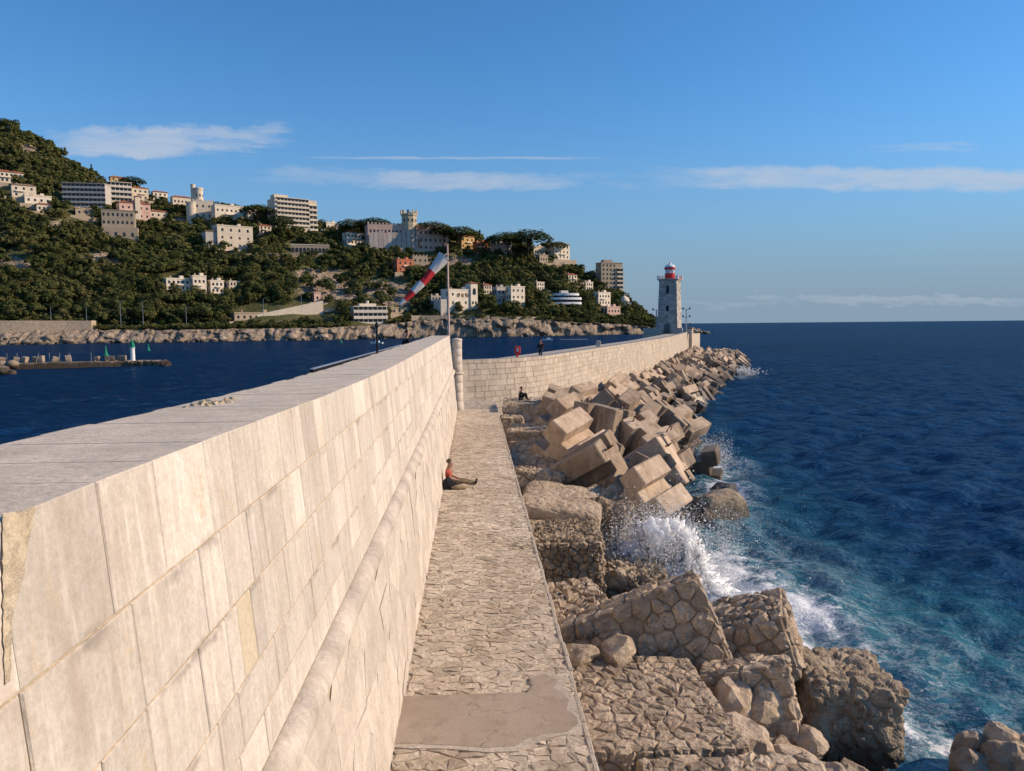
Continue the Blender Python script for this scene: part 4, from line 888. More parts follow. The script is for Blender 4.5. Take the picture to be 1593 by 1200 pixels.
class House:
    def __init__(s, name, label, x0, x1, yT, yB, yaw=36, cat='building', shrink=.86, dz=0.0, adj=0.0):
        s.p, s.t = on_hill((x0 + x1) / 2, yB + adj); s.k = s.p.y / FPX; s.app = (x1 - x0) * s.k; s.w = s.app * shrink; s.h = (yB - yT) * s.k
        p = D((x0 + x1) / 2, yB, s.p.y); s.o = empty(name, p, rad(yaw)); tag(s.o, label, cat); RECTS.append((x0, x1, yT, yB, s.p.y)); HL.append(((x0 + x1) / 2, yB, label)); s.dep = max(6.0, s.app * .4)
    def box(s, name, mat, x0, x1, y0, y1, z0, z1, tone=.5, parent=None):
        return MB().box(((x0 + x1) / 2, (y0 + y1) / 2, (z0 + z1) / 2), (x1 - x0, y1 - y0, z1 - z0), None, tone).build(name, M[mat], parent or s.o)
    def body(s, mat, x0=None, x1=None, z1=None, y0=0, y1=None, z0=-7, name='wall'):
        return s.box(name, mat, -s.w / 2 if x0 is None else x0, s.w / 2 if x1 is None else x1, y0, s.dep if y1 is None else y1, z0, s.h if z1 is None else z1, rnd.uniform(.42, .58))
    def windows(s, x0, x1, z0, z1, rows, cols, ww=None, wh=None, y=0, arch=False, skip=0.0, mat='pane'):
        fh = (z1 - z0) / rows; cw = (x1 - x0) / cols; ww = ww or min(1.5, cw * .5); wh = wh or min(2.0, fh * .6)
        for r in range(rows):
            for c in range(cols):
                if rnd.random() < skip: continue
                o = link('window', win_mesh(ww, wh, arch, mat), s.o); o.location = (x0 + (c + .5) * cw, y - .03, z0 + r * fh + (fh - wh) * .45)
    def side_windows(s, z0, z1, rows, cols, left=True, skip=.2):
        fh = (z1 - z0) / rows; cw = s.dep / cols
        for sd in ((-1, 1) if left else (1,)):
            for r in range(rows):
                for c in range(cols):
                    if rnd.random() < skip: continue
                    o = link('window', win_mesh(min(1.4, cw * .5), fh * .55), s.o); o.location = (sd * (s.w / 2 + .03), (c + .5) * cw, z0 + r * fh + fh * .2); o.rotation_euler = (0, 0, PI / 2)
    def hip(s, mat='roof_tile', x0=None, x1=None, y0=0, y1=None, z=None, rise=None, over=.6):
        x0 = (-s.w / 2 if x0 is None else x0) - over; x1 = (s.w / 2 if x1 is None else x1) + over; y0 -= over; y1 = (s.dep if y1 is None else y1) + over; z = s.h if z is None else z
        d = min(x1 - x0, y1 - y0) / 2; rise = rise or d * .42; cy = (y0 + y1) / 2; a, b = (x0 + d * .95, x1 - d * .95)
        m = MB(); m.add([(x0, y0, z), (x1, y0, z), (x1, y1, z), (x0, y1, z), (x0, y0, z + .25), (x1, y0, z + .25), (x1, y1, z + .25), (x0, y1, z + .25), (a, cy, z + rise), (b, cy, z + rise)],
              [(3, 2, 1, 0), (0, 1, 5, 4), (1, 2, 6, 5), (2, 3, 7, 6), (3, 0, 4, 7), (4, 5, 9, 8), (5, 6, 9), (6, 7, 8, 9), (7, 4, 8)], rnd.uniform(.4, .6)); return m.build('roof', M[mat], s.o)
    def parapet(s, mat, x0=None, x1=None, z=None, h=.7, y1=None):
        x0 = -s.w / 2 if x0 is None else x0; x1 = s.w / 2 if x1 is None else x1; z = s.h if z is None else z
        s.box('cornice', mat, x0 - .3, x1 + .3, -.3, (s.dep if y1 is None else y1) + .3, z, z + h, .6)
    def bands(s, mat, floors, x0=None, x1=None, z0=0, z1=None, out=1.3, dark='pane', rail=.42):
        x0 = -s.w / 2 if x0 is None else x0; x1 = s.w / 2 if x1 is None else x1; z1 = s.h if z1 is None else z1; fh = (z1 - z0) / floors
        for f in range(floors):
            z = z0 + f * fh; s.box('balcony', mat, x0 - .2, x1 + .2, -out, .2, z, z + fh * rail, rnd.uniform(.45, .65))
            n = max(2, round((x1 - x0) / 3.4)); w = (x1 - x0) / n
            for c in range(n): o = link('window', win_mesh(w * .8, fh * .52, mat=dark), s.o); o.location = (x0 + (c + .5) * w, -.03, z + fh * .40)
        s.box('roof', mat, x0 - .3, x1 + .3, -out - .1, s.dep, z1 + .01, z1 + .5, .6)
    def crenels(s, mat, x0, x1, y, z, n, h=1.0):
        w = (x1 - x0) / (2 * n - 1)
        for i in range(n): s.box('merlon', mat, x0 + 2 * i * w, x0 + (2 * i + 1) * w, y, y + .7, z, z + h)
def villa(label, x0, x1, yT, yB, wall='cream_render', roof='roof_tile', fl=2, cols=4, yaw=36, name='villa', arch=False, **k):
    h = House(name, label, x0, x1, yT, yB, yaw, **k); h.body(wall); h.windows(-h.w / 2 + .5, h.w / 2 - .5, .2, h.h, fl, cols, arch=arch); h.side_windows(.2, h.h, fl, 2)
    if roof in ('roof_tile', 'brown_roof'): h.hip(roof)
    else:
        h.parapet(wall)
        if h.w > 9: h.box('stair_head', wall, h.w * .1, h.w * .1 + 2.6, 2, 5, h.h, h.h + 2.6, rnd.uniform(.3, .6))
    for f in range(1, fl): h.box('string_course', wall, -h.w / 2 - .12, h.w / 2 + .12, -.14, .05, h.h * f / fl - .12, h.h * f / fl + .12, .7)
    if h.w > 8: h.box('chimney', 'tan_stone', -h.w * .28, -h.w * .28 + .9, h.dep * .5, h.dep * .5 + .9, h.h * .9, h.h + 2.4)
    if fl > 1 and rnd.random() < .7:
        bx0 = rnd.uniform(-.4, .0) * h.w; h.box('balcony', 'white_render', bx0, bx0 + h.w * .38, -1.3, 0, h.h / fl - .15, h.h / fl + .75, .6)
    h.box('terrace_wall', 'tan_stone', -h.w / 2 - rnd.uniform(2, 6), h.w / 2 + rnd.uniform(2, 6), -rnd.uniform(3, 5), -1.5, -6, -.4, rnd.uniform(.4, .7))
    return h
villa('cream villa with red roof at the left edge, high on the hill', -6, 36, 269, 285, fl=2, cols=6)
villa('small cream house with low tiled roof under the left edge villa', 20, 56, 290, 308, 'cream_render', 'brown_roof', 2, 3)
villa('small pale house low in the trees below the tiled house', 40, 80, 306, 318, 'white_render', None, 1, 4)
h = House('apartment_block', 'grey apartment block with shaded balconies, left of the white block', 98, 166, 288, 324, 8); h.body('grey_render'); h.bands('grey_render', 5)
h = House('apartment_block', 'white balconied apartment block on the left hilltop', 168, 206, 286, 316, 26); h.body('white_render'); h.bands('white_render', 4); h.side_windows(0, h.h, 4, 2)
villa('ochre house with red hipped roof above the white apartment block', 172, 198, 277, 287, 'ochre_render', 'roof_tile', 2, 3)
villa('cream house with red roof right of the white apartment block', 206, 232, 294, 312, 'cream_render', 'roof_tile', 2, 3)
h = villa('pink villa with a square turret below the white block', 186, 236, 318, 342, 'pink_render', 'roof_tile', 2, 5, arch=True)
h.box('turret', 'cream_render', 0, 4.2, -1.2, 3.2, -4, h.h + 6); h.hip('roof_tile', 0, 4.2, -1.2, 3.2, h.h + 6)
h = House('terraced_ruin', 'tan stone terraced building with rows of arches on the left slope', 160, 216, 330, 376, 20); h.body('tan_stone', z1=h.h * .45, y0=-3); h.body('tan_stone', z1=h.h, x0=-h.w / 2, x1=h.w * .42, name='upper_wall'); h.windows(-h.w / 2, h.w * .4, h.h * .5, h.h, 2, 7, 1.5, 2.6, 0, True); h.windows(-h.w / 2 + 1, h.w / 2 - 1, 1, h.h * .42, 1, 4, 1.8, 3.2, -3)
h.parapet('tan_stone', h=.5)
villa('small cream house with flat red roof on the ridge left of the round tower', 268, 300, 308, 320, 'cream_render', 'roof_tile', 1, 5)
# round-towered castle
h = House('castle', 'cream castle with a tall round tower on the ridge', 292, 334, 314, 344, 22); h.body('cream_render', x0=-h.w * .3); h.windows(-h.w * .25, h.w * .45, 1, h.h, 2, 3, 1.4, 2.4, 0, True); h.crenels('cream_render', -h.w * .3, h.w / 2, -.1, h.h, 6, 1.2); h.side_windows(1, h.h, 2, 2)
MB().lathe([(4.4, -6), (4.4, h.h * .85), (4.7, h.h * .85), (4.7, h.h * .9)], (-h.w * .36, 2, 0), 16).build('corner_turret', M['cream_render'], h.o, False)
MB().lathe([(4.0, h.h - .5), (3.9, h.h + 10.5), (4.3, h.h + 10.8), (4.3, h.h + 12.2)], (-h.w * .05, 5, 0), 18).build('round_tower', M['cream_render'], h.o); MB().lathe([(2.0, h.h), (2.0, h.h + 14.6), (2.3, h.h + 14.8), (2.3, h.h + 15.6)], (-h.w * .05 - 4.6, 6.5, 0), 12).build('stair_turret', M['cream_render'], h.o)
for a in (-.5, .3, 1.1):
    o = link('window', win_mesh(1.0, 2.4), h.o); o.location = (-h.w * .05 + 4.02 * math.sin(a), 5 - 4.02 * math.cos(a), h.h + 4); o.rotation_euler = (0, 0, a)
villa('long cream building right of the round tower', 334, 381, 322, 348, 'white_render', None, 2, 6, shrink=.9)
h = villa('large cream villa on a red base in the middle of the left slope', 336, 398, 354, 388, 'cream_render', None, 3, 4)
h.box('red_base', 'red_render', -h.w / 2 - 1, h.w / 2 + 3, -5, h.dep, -13, -2.2); h.box('terrace', 'white_render', -h.w / 2 - 2, h.w / 2 + 4, -6, h.dep, -2.2, -1.0); h.windows(-h.w / 2, h.w / 2, -10, -3, 1, 4, 1.5, 3, -5.05); h.windows(-h.w / 2 + 1, h.w / 2 - 1, h.h * .68, h.h, 1, 4, 1.3, 2.6, -.05, True)
h.box('side_wing', 'grey_render', -h.w / 2 - 9, -h.w / 2, 2, h.dep, -6, h.h * .72); h.box('wing_roof', 'brown_roof', -h.w / 2 - 9.5, -h.w / 2 - .05, 1.5, h.dep, h.h * .72, h.h * .72 + .6)
h = House('apartment_block', 'cream apartment block of long balconies on the ridge', 421, 503, 312, 358, 34, shrink=.80); h.dep = 20; h.body('cream_render'); h.bands('cream_render', 6, x0=-h.w / 2 + 2, x1=h.w / 2 - 8, z0=h.h * .12); h.bands('cream_render', 5, x0=h.w / 2 - 8, x1=h.w / 2, z0=0, z1=h.h * .82); h.box('penthouse', 'cream_render', -h.w / 2 + 1, -h.w * .15, 4, 14, h.h, h.h + 3.5)
for a, b, c, d, lab in [(258, 298, 435, 453, 'white flat-roofed house at the left of the row in the lower wood'), (300, 323, 431, 460, 'narrow tall white house of the row in the lower wood'), (327, 350, 438, 457, 'white house with porch in the row in the lower wood'), (356, 375, 439, 453, 'smallest cream house at the right of the row in the lower wood')]: villa(lab, a, b, c, d, 'white_render' if a < 350 else 'cream_render', None, 2, 3 if b - a < 30 else 5)
villa('pale house with red roof left of the pink castle', 536, 571, 363, 382, 'white_render', 'roof_tile', 2, 5)
# pink crenellated chateau
h = House('chateau', 'pink castle hotel with a crenellated yellow tower and scaffold netting', 571, 702, 352, 392, 16, shrink=.95); h.dep = 18; h.body('pink_render'); h.windows(-h.w / 2 + 1, -6, 1, h.h * .9, 3, 9, 1.5, 2.6); h.windows(9, h.w / 2 - 1, 1, h.h * .9, 3, 6, 1.7, 2.8, arch=True); h.crenels('pink_render', -h.w / 2, -6, -.1, h.h, 10, 1.6); h.crenels('pink_render', 8, h.w / 2, -.1, h.h, 8, 1.6); h.side_windows(1, h.h, 3, 3)
h.box('lower_terrace', 'pink_render', -h.w * .12, h.w * .42, -5, 0, -9, h.h * .12); h.windows(-h.w * .1, h.w * .4, -7, 0, 1, 7, 1.8, 3, -5.05, True)
for i in range(9): h.box('scaffold_net', 'scaffold_net', -h.w / 2 + 1 + i * 4.2, -h.w / 2 + 4.9 + i * 4.2, -1.4, -1.3, 0, h.h * rnd.uniform(.55, .75), rnd.uniform(.3, .8))
MB().lathe([(7.4, -4), (7.4, h.h * .85), (7.0, h.h * .9), (7.0, h.h + 8), (7.8, h.h + 9.2), (7.8, h.h + 10.5)], (1.2, 3, 0), 10, .55).build('tower', M['ochre_render'] if False else C('tower_yellow', (.52, .425, .28)), h.o)
for i in range(10):
    a = 2 * PI * i / 10; MB().box((1.2 + 7.5 * math.cos(a), 3 + 7.5 * math.sin(a), h.h + 12), (2.0, 1.0, 3.2), rotm(0, 0, a + PI / 2)).build('merlon', M['tower_yellow'], h.o)
for a in (-.9, -.3, .3, .9):
    o = link('window', win_mesh(1.2, 3.0, True), h.o); o.location = (1.2 + 7.05 * math.sin(a), 3 - 7.05 * math.cos(a), h.h + 3); o.rotation_euler = (0, 0, a)
    h_ = MB().box((1.2 + 7.5 * math.sin(a), 3 - 7.5 * math.cos(a), h.h * .42), (3.6, .1, h.h * .8), rotm(0, 0, a), rnd.uniform(.3, .8)).build('scaffold_net', M['scaffold_net'], h.o)
h = villa('orange villa with a glazed terrace on the slope below the pink castle', 614, 648, 405, 424, 'orange_render', None, 2, 3); h.box('terrace', 'white_render', -2, h.w / 2 + 2, -4, 0, h.h * .05, h.h * .12); h.windows(0, h.w / 2, 0.5, h.h * .6, 1, 2, 3, 2.2, -4)
h = House('tan_tower_house', 'tan crenellated house right of the orange villa', 640, 668, 399, 412, 22); h.body('tan_stone'); h.crenels('tan_stone', -h.w / 2, h.w / 2, -.1, h.h, 5, 1.2); h.windows(-h.w / 2, h.w / 2, .5, h.h, 1, 3)
h = House('apartment_block', 'white stepped building like a ship by the water', 546, 608, 478, 515, 22, shrink=.84, adj=-12); h.dep = 14; h.body('white_render', z0=-5); h.bands('white_render', 4, out=1.6, rail=.48); h.box('deckhouse', 'white_render', -h.w * .3, h.w * .2, 2, 8, h.h, h.h + 2.4); MB().tube([(-h.w * .05, 4, h.h), (-h.w * .05, 4, h.h + 4.5)], 1.1, 10).build('funnel', M['white_render'], h.o)
h.box('bow_deck', 'white_render', -h.w / 2 - 4, h.w / 2 + 2, -3.6, -1.7, -2, h.h * .16)
h = villa('white villa with arcades and a red-roofed corner tower by the shore', 692, 748, 452, 490, 'white_render', None, 3, 4, shrink=.9, adj=-4); h.box('corner_tower', 'white_render', h.w * .28, h.w / 2 + 1, -1.2, 6, -3, h.h + 5.2); h.hip('roof_tile', h.w * .28, h.w / 2 + 1, -1.2, 6, h.h + 5.2); h.windows(h.w * .3, h.w / 2 + .6, h.h * .7, h.h + 4.5, 1, 1, 3, 5, -1.25, True); h.windows(-h.w * .25, h.w * .25, h.h * .62, h.h * .98, 1, 3, 2.4, 3.2, -.06, True, mat='brown_roof'); h.windows(h.w * .3, h.w / 2 + .6, 1, h.h * .65, 2, 2, 1.4, 2.2, -1.25)
h.box('side_wing', 'grey_render', -h.w / 2 - 7, -h.w / 2, 1, h.dep, -3, h.h * .62)
villa('yellow house with tiled roof on the ridge under a flat-topped pine', 712, 743, 369, 388, 'ochre_render', 'roof_tile', 2, 3)
villa('orange house below the yellow house on the ridge', 738, 764, 378, 394, 'orange_render', None, 2, 3)
villa('white house hidden under the wide pine on the ridge', 766, 802, 374, 396, 'white_render', None, 2, 4)
villa('low cream house left of the white villa above the cape', 826, 852, 385, 398, 'cream_render', None, 1, 4)
h = villa('tall white villa with red roof standing above the cape', 856, 893, 381, 404, 'white_render', 'roof_tile', 3, 4); h.box('base_wall', 'tan_stone', -h.w / 2 - 5, h.w / 2 + 3, -4, h.dep, -12, -1)
h = House('apartment_block', 'tall beige apartment block on the point of the cape', 930, 974, 410, 452, 20); h.body('tan_stone'); h.windows(-h.w / 2 + .5, h.w * .2, 1, h.h, 6, 4, 1.5, 2.0); h.bands('cream_render', 5, x0=h.w * .22, x1=h.w / 2 + 1, z0=0, z1=h.h * .8, out=1.8); h.parapet('tan_stone'); h.side_windows(1, h.h, 6, 2); h.box('roof_house', 'tan_stone', -h.w * .3, h.w * .1, 3, 9, h.h + .7, h.h + 3.4)
h = House('modern_house', 'long white curved modern house low on the slope', 850, 909, 454, 478, 14, shrink=.92); h.dep = 12
for i, (a, b, z) in enumerate([(-.5, .5, .25), (-.46, .5, .55), (-.30, .42, .82)]):
    pl = [(h.w * (a + (b - a) * u), -4.5 * math.sin(PI * u) ** .5) for u in np.linspace(0, 1, 13)] + [(h.w * b, 9), (h.w * a, 9)]
    MB().prism(pl, h.h * z - 1.0, h.h * z + .9, .65).build('curved_deck', M['white'], h.o); MB().prism([(x * .94, y * .8 + .4) for x, y in pl], h.h * z - 3.2, h.h * z - 1.0).build('window_band', M['pane'], h.o)
h.box('roof_house', 'white_render', -h.w * .1, h.w * .12, 2, 7, h.h * .82, h.h * .82 + 3.4)
villa('white stepped houses in the trees right of the arcaded villa', 790, 822, 447, 478, 'white_render', None, 3, 3); villa('grey house beside the white stepped houses', 770, 790, 448, 474, 'grey_render', None, 2, 2)
villa('white house with balcony below the cape apartment block', 925, 956, 456, 476, 'white_render', None, 2, 4); villa('pink low house under the cape apartment block', 938, 972, 478, 490, 'pink_render', None, 1, 4)
h = House('domed_pavilion', 'small white domed pavilion at the right end of the cape', 965, 981, 462, 476, 10); MB().lathe([(4.6, -5), (4.6, 4), (4.9, 4.1), (4.9, 4.6), (4.2, 6.4), (2.6, 8.2), (.3, 9.6), (.1, 11)], (0, 3, 0), 16).build('dome', M['white_render'], h.o, True)
for a in (-.6, .2, 1.0):
    o = link('window', win_mesh(1.2, 2.4, True), h.o); o.location = (4.62 * math.sin(a), 3 - 4.62 * math.cos(a), .6); o.rotation_euler = (0, 0, a)
h = villa('low beige clubhouse by the road along the shore', 455, 528, 482, 493, 'cream_render', None, 1, 9, adj=-6); villa('long low beige shed left of the clubhouse', 360, 448, 488, 499, 'tan_stone', None, 1, 8, adj=-6); h = villa('small pink turret above the ramp', 488, 500, 457, 470, 'pink_render', None, 1, 1)
h = House('ramp_wall', 'pale ramp wall climbing to the small pink turret', 392, 512, 468, 490, 30, 'wall'); MB().add([(-h.w / 2, 0, -6), (h.w / 2, 0, -6), (h.w / 2, 0, h.h), (-h.w / 2, 0, 0), (-h.w / 2, 4, -6), (h.w / 2, 4, -6), (h.w / 2, 4, h.h), (-h.w / 2, 4, 0)], [(0, 1, 2, 3), (3, 2, 6, 7), (1, 5, 6, 2), (4, 7, 6, 5), (0, 3, 7, 4)]).build('ramp', M['cream_render'], h.o)
h = House('arcade_wall', 'long pale terrace wall with arches below the ridge', 450, 516, 382, 396, 18, 'wall'); h.body('tan_stone', y1=4); h.windows(-h.w / 2, h.w / 2, .3, h.h * .9, 1, 10, 2.6, 4.2, 0, True); h.parapet('white_render', h=.6, y1=4)

for x0, x1, yT, yB, wl, rf, lab in [(58, 80, 319, 330, 'cream_render', 'roof_tile', 'tiny tiled cottage on the left slope under the grey block'), (238, 262, 300, 314, 'white_render', 'roof_tile', 'small white house left of the palm on the ridge'), (385, 404, 330, 342, 'cream_render', None, 'cream annexe between the long building and the pines'), (506, 528, 348, 358, 'white_render', None, 'low white house right of the ridge apartment block'), (648, 672, 376, 388, 'orange_render', None, 'orange outbuilding under the pink castle'), (880, 902, 428, 440, 'cream_render', 'roof_tile', 'small tiled house below the tall white villa'), (908, 926, 440, 452, 'white_render', None, 'small white house left of the cape apartment block'), (750, 768, 444, 458, 'cream_render', 'roof_tile', 'small tiled house between arcaded villa and grey house'), (832, 850, 440, 452, 'white_render', None, 'small white house above the curved modern house'), (836, 856, 398, 409, 'tan_stone', None, 'tan terrace house under the ridge clump'), (118, 150, 326, 336, 'tan_stone', None, 'low tan terrace building under the grey apartment block'), (232, 262, 330, 340, 'cream_render', 'roof_tile', 'cream house under the palm on the left ridge'), (402, 424, 352, 364, 'cream_render', 'roof_tile', 'tiled house right of the large cream villa'), (668, 690, 462, 474, 'grey_render', None, 'grey garage left of the arcaded villa'), (604, 640, 480, 488, 'tan_stone', None, 'low tan terrace right of the ship-like building')]:
    villa(lab, x0, x1, yT, yB, wl, rf, 2 if yB - yT > 11 else 1, 3)
def shore_wall(label, x0, x1, y0, y1):
    n = 10; P = [D(x0 + (x1 - x0) * i / n, y1, float(np.interp(x0 + (x1 - x0) * i / n, HX, HS)) + 9) for i in range(n + 1)]; T = [D(x0 + (x1 - x0) * i / n, y0, p.y) for i, p in enumerate(P)]
    root = empty('retaining_wall', P[n // 2]); tag(root, label, 'wall')
    for i in range(n):
        a, b, c, d = P[i], P[i + 1], T[i + 1], T[i]; q = Vector((0, 6, 0)); dn = Vector((0, 0, -4))
        part(MB().add([a + dn, b + dn, c, d, a + q + dn, b + q + dn, c + q, d + q], [(0, 1, 2, 3), (3, 2, 6, 7), (1, 5, 6, 2), (4, 0, 3, 7)], rnd.uniform(.4, .6)), 'wall_bay', C('shore_masonry', (.44, .34, .24), scale=.8, var=.25), root)
shore_wall('tan retaining wall of the coast road at the left edge', -60, 142, 499, 512); shore_wall('long tan retaining wall below the arcaded villa', 640, 762, 491, 500); shore_wall('low grey retaining wall right of the arcaded villa', 764, 862, 493, 499); shore_wall('low pale quay wall by the clubhouse', 210, 275, 514, 519)

# ---------------------------------------------------------------- trees
def leaf_mat(name, a, b, c):
    m = bpy.data.materials.new(name); m.use_nodes = True; m.node_tree.nodes.clear(); N = NT(m.node_tree)
    pos = N.n('ShaderNodeNewGeometry').outputs['Position']; t = N.n('ShaderNodeAttribute', {'attribute_name': 'tone'}).outputs['Fac']
    r = N.n('ShaderNodeObjectInfo').outputs['Random']
    f = N.m('FRACT', N.m('ADD', N.m('MULTIPLY', t, 1.0), r)); col = N.mix(N.rng(f, 0, .7), a, b); col = N.mix(N.rng(f, .72, 1.0), col, c)
    col = N.mix(N.m('MULTIPLY', N.rng(N.noise(pos, .8, 2), .4, .7), .5), col, N.mix(1.0, col, (.45, .5, .4), 'MULTIPLY'))
    d = N.n('ShaderNodeBsdfDiffuse', Color=col); tr = N.n('ShaderNodeBsdfTranslucent', Color=N.mix(1.0, col, (.9, 1.0, .5), 'MULTIPLY')); mx = N.n('ShaderNodeMixShader', i0=.22, i1=d.outputs[0], i2=tr.outputs[0]); N.n('ShaderNodeOutputMaterial', Surface=mx.outputs[0]); return m
M['leaf'] = leaf_mat('evergreen_leaves', (.066, .082, .030), (.130, .135, .050), (.185, .155, .064)); M['pine'] = leaf_mat('pine_needles', (.050, .072, .028), (.095, .118, .044), (.115, .130, .050)); M['bark'] = plain('bark', (.09, .06, .04), .9)
def crown_cards(r, n, kind):
    """leaf cards spread through a crown of unit size: (n,4,3)"""
    if kind == 'umbrella':
        a = r.uniform(0, 2 * PI, n); q = np.sqrt(r.random(n)); z = .66 + .33 * (1 - q ** 2) ** .6 * (r.random(n) ** .5) + r.normal(0, .018, n); c = np.stack([q * np.cos(a) * .62, q * np.sin(a) * .62, z], -1); nrm = np.stack([q * np.cos(a) * .5, q * np.sin(a) * .5, np.full(n, 1.0)], -1)
    elif kind == 'cypress':
        z = r.random(n) ** .9; rr = .16 * np.sin(np.clip(z * 1.15 + .12, 0, 1) * PI) ** .7 * np.sqrt(r.random(n) * .6 + .4); a = r.uniform(0, 2 * PI, n); c = np.stack([rr * np.cos(a), rr * np.sin(a), z], -1); nrm = np.stack([np.cos(a), np.sin(a), np.full(n, .3)], -1)
    else:
        k = r.integers(6, 10); bc = np.stack([r.normal(0, .20, k), r.normal(0, .20, k), r.uniform(.38, .80, k)], -1); br = r.uniform(.16, .30, k); bc[0] = (0, 0, .6); br[0] = .34; i = r.integers(0, k, n)
        d = r.normal(0, 1, (n, 3)); d /= np.linalg.norm(d, axis=1, keepdims=True); d[:, 2] = np.where(d[:, 2] < -.45, -d[:, 2], d[:, 2]); c = bc[i] + d * br[i][:, None] * (r.random((n, 1)) ** .25); nrm = d
    return c, nrm
def cards(r, n, kind, size, H):
    c, nrm = crown_cards(r, n, kind); nrm = nrm + r.normal(0, .16, nrm.shape); nrm /= np.linalg.norm(nrm, axis=1, keepdims=True)
    u = np.cross(nrm, r.normal(0, 1, nrm.shape)); u /= np.linalg.norm(u, axis=1, keepdims=True); v = np.cross(nrm, u); s = (size / H) * r.uniform(.6, 1.3, (n, 1)); e = r.uniform(.5, 1.0, (n, 1))
    return np.stack([c - u * s, c - v * s * e, c + u * s, c + v * s * e], 1) * H
TREES = []
PROTO = {}
def tree_mesh(kind, k, H, n, size, trunk=True):
    r = np.random.default_rng(100 + k * 7 + len(kind)); q = cards(r, n, kind, size, H)
    V = q.reshape(-1, 3); F = np.arange(len(V)).reshape(-1, 4); tone = np.repeat(r.random(n) * .25 + .15 * k, 4)
    return npmesh(kind, V, F, M['pine' if kind in ('umbrella', 'cypress') else 'leaf'], tone)
for k in range(6): PROTO['round', k] = tree_mesh('round', k, 10.0, 520, .62)
for k in range(3): PROTO['umbrella', k] = tree_mesh('umbrella', k, 14.0, 1500, .55); PROTO['cypress', k] = tree_mesh('cypress', k, 12.0, 420, .5)
def trunk_mesh(kind):
    m = MB()
    if kind == 'umbrella':
        m.tube([(0, 0, -1.5), (.15, .1, 4), (-.1, .1, 8), (0, 0, 10.2)], [.42, .34, .28, .2], 7)
        for a in range(6): m.tube([(0, 0, 7.4), (1.6 * math.cos(a), 1.6 * math.sin(a), 9.4), (4.2 * math.cos(a), 4.2 * math.sin(a), 10.6)], [.18, .13, .07], 5)
    else: m.tube([(0, 0, -1.5), (0, 0, 3), (.1, 0, 6)], [.32, .24, .12], 6)
    return m.mesh('trunk', M['bark'])
TR = {'umbrella': trunk_mesh('umbrella'), 'round': trunk_mesh('round'), 'cypress': trunk_mesh('round')}
def tree(kind, k, p, s, label, group=None, name=None, wide=1.0):
    root = empty(name or {'umbrella': 'umbrella_pine', 'cypress': 'cypress', 'round': 'evergreen_tree'}[kind], p, rnd.uniform(0, 6.28)); root.scale = (s * wide, s * wide, s); tag(root, label, 'tree', group)
    link('crown', PROTO[kind, k], root); link('trunk', TR[kind], root); return root
for i, (px, py, hpx, wide, lab) in enumerate([(546, 372, 34, 1.15, 'left of two umbrella pines on the ridge left of the pink castle'), (582, 370, 34, 1.35, 'right of two umbrella pines on the ridge left of the pink castle'), (672, 376, 34, 1.5, 'wide umbrella pine behind the right wing of the pink castle'), (690, 380, 30, 1.2, 'umbrella pine at the right end of the pink castle'), (717, 388, 39, 1.15, 'lone umbrella pine with bare trunk above the yellow house'), (790, 402, 44, 1.35, 'broad umbrella pine on the left of the ridge clump'), (822, 404, 50, 1.25, 'tallest umbrella pine in the middle of the ridge clump'), (868, 398, 26, 1.0, 'umbrella pine rising behind the tall white villa'), (402, 350, 34, 1.3, 'umbrella pine left of the ridge apartment block'), (207, 300, 28, 1.1, 'umbrella pine behind the ochre hilltop house'), (436, 372, 40, 1.0, 'umbrella pine in front of the ridge apartment block')]):
    p, t = on_hill(px, py + 6); p = D(px, py + 4, p.y); tree('umbrella', i % 3, p, hpx * p.y / FPX / 14.0, lab, 'umbrella pines along the ridge', None, wide)
for i, (px, py, hpx, lab) in enumerate([(748, 385, 26, 'dark cypress between the yellow and white ridge houses'), (518, 385, 26, 'dark cypress below the ridge apartment block'), (508, 386, 22, 'small cypress beside the terrace arches'), (155, 275, 18, 'dark cypress on the shoulder of the high hill'), (222, 308, 22, 'cypress right of the white apartment block'), (640, 440, 22, 'cypress on the slope under the orange villa')]):
    p, t = on_hill(px, py); tree('cypress', i % 3, p, hpx * p.y / FPX / 12.0, lab, None, None, 1.5)
pm = MB(); pm.tube([(0, 0, -1), (.2, 0, 4), (0, 0, 8)], [.35, .25, .22], 6); PALMT = pm.mesh('trunk', M['bark']); pm = MB()
for a in range(16):
    q = a * 2.399; e = .9 - (a % 4) * .45; b = [Vector((math.cos(q) * r_ * 3.0, math.sin(q) * r_ * 3.0, 8 + e * r_ * 2.2 - r_ * r_ * 2.6)) for r_ in (0, .35, .7, 1.0)]; sd = Vector((-math.sin(q), math.cos(q), 0))
    vs = []; [vs.extend([x - sd * w, x + sd * w]) for x, w in zip(b, (.1, .45, .4, .05))]; pm.add(vs, [(j * 2, j * 2 + 1, j * 2 + 3, j * 2 + 2) for j in range(3)], .3)
PALMC = pm.mesh('frond_crown', M['pine'])
for px, py, s, lab in [(309, 342, 1.4, 'palm tree in front of the round-towered castle'), (98, 500, 1.0, 'palm on the coast road near the left edge'), (250, 318, 1.0, 'palm left of the small ridge house')]:
    p, t = on_hill(px, py); r_ = empty('palm_tree', p); r_.scale = (s, s, s); tag(r_, lab, 'tree'); link('frond_crown', PALMC, r_); link('trunk', PALMT, r_)
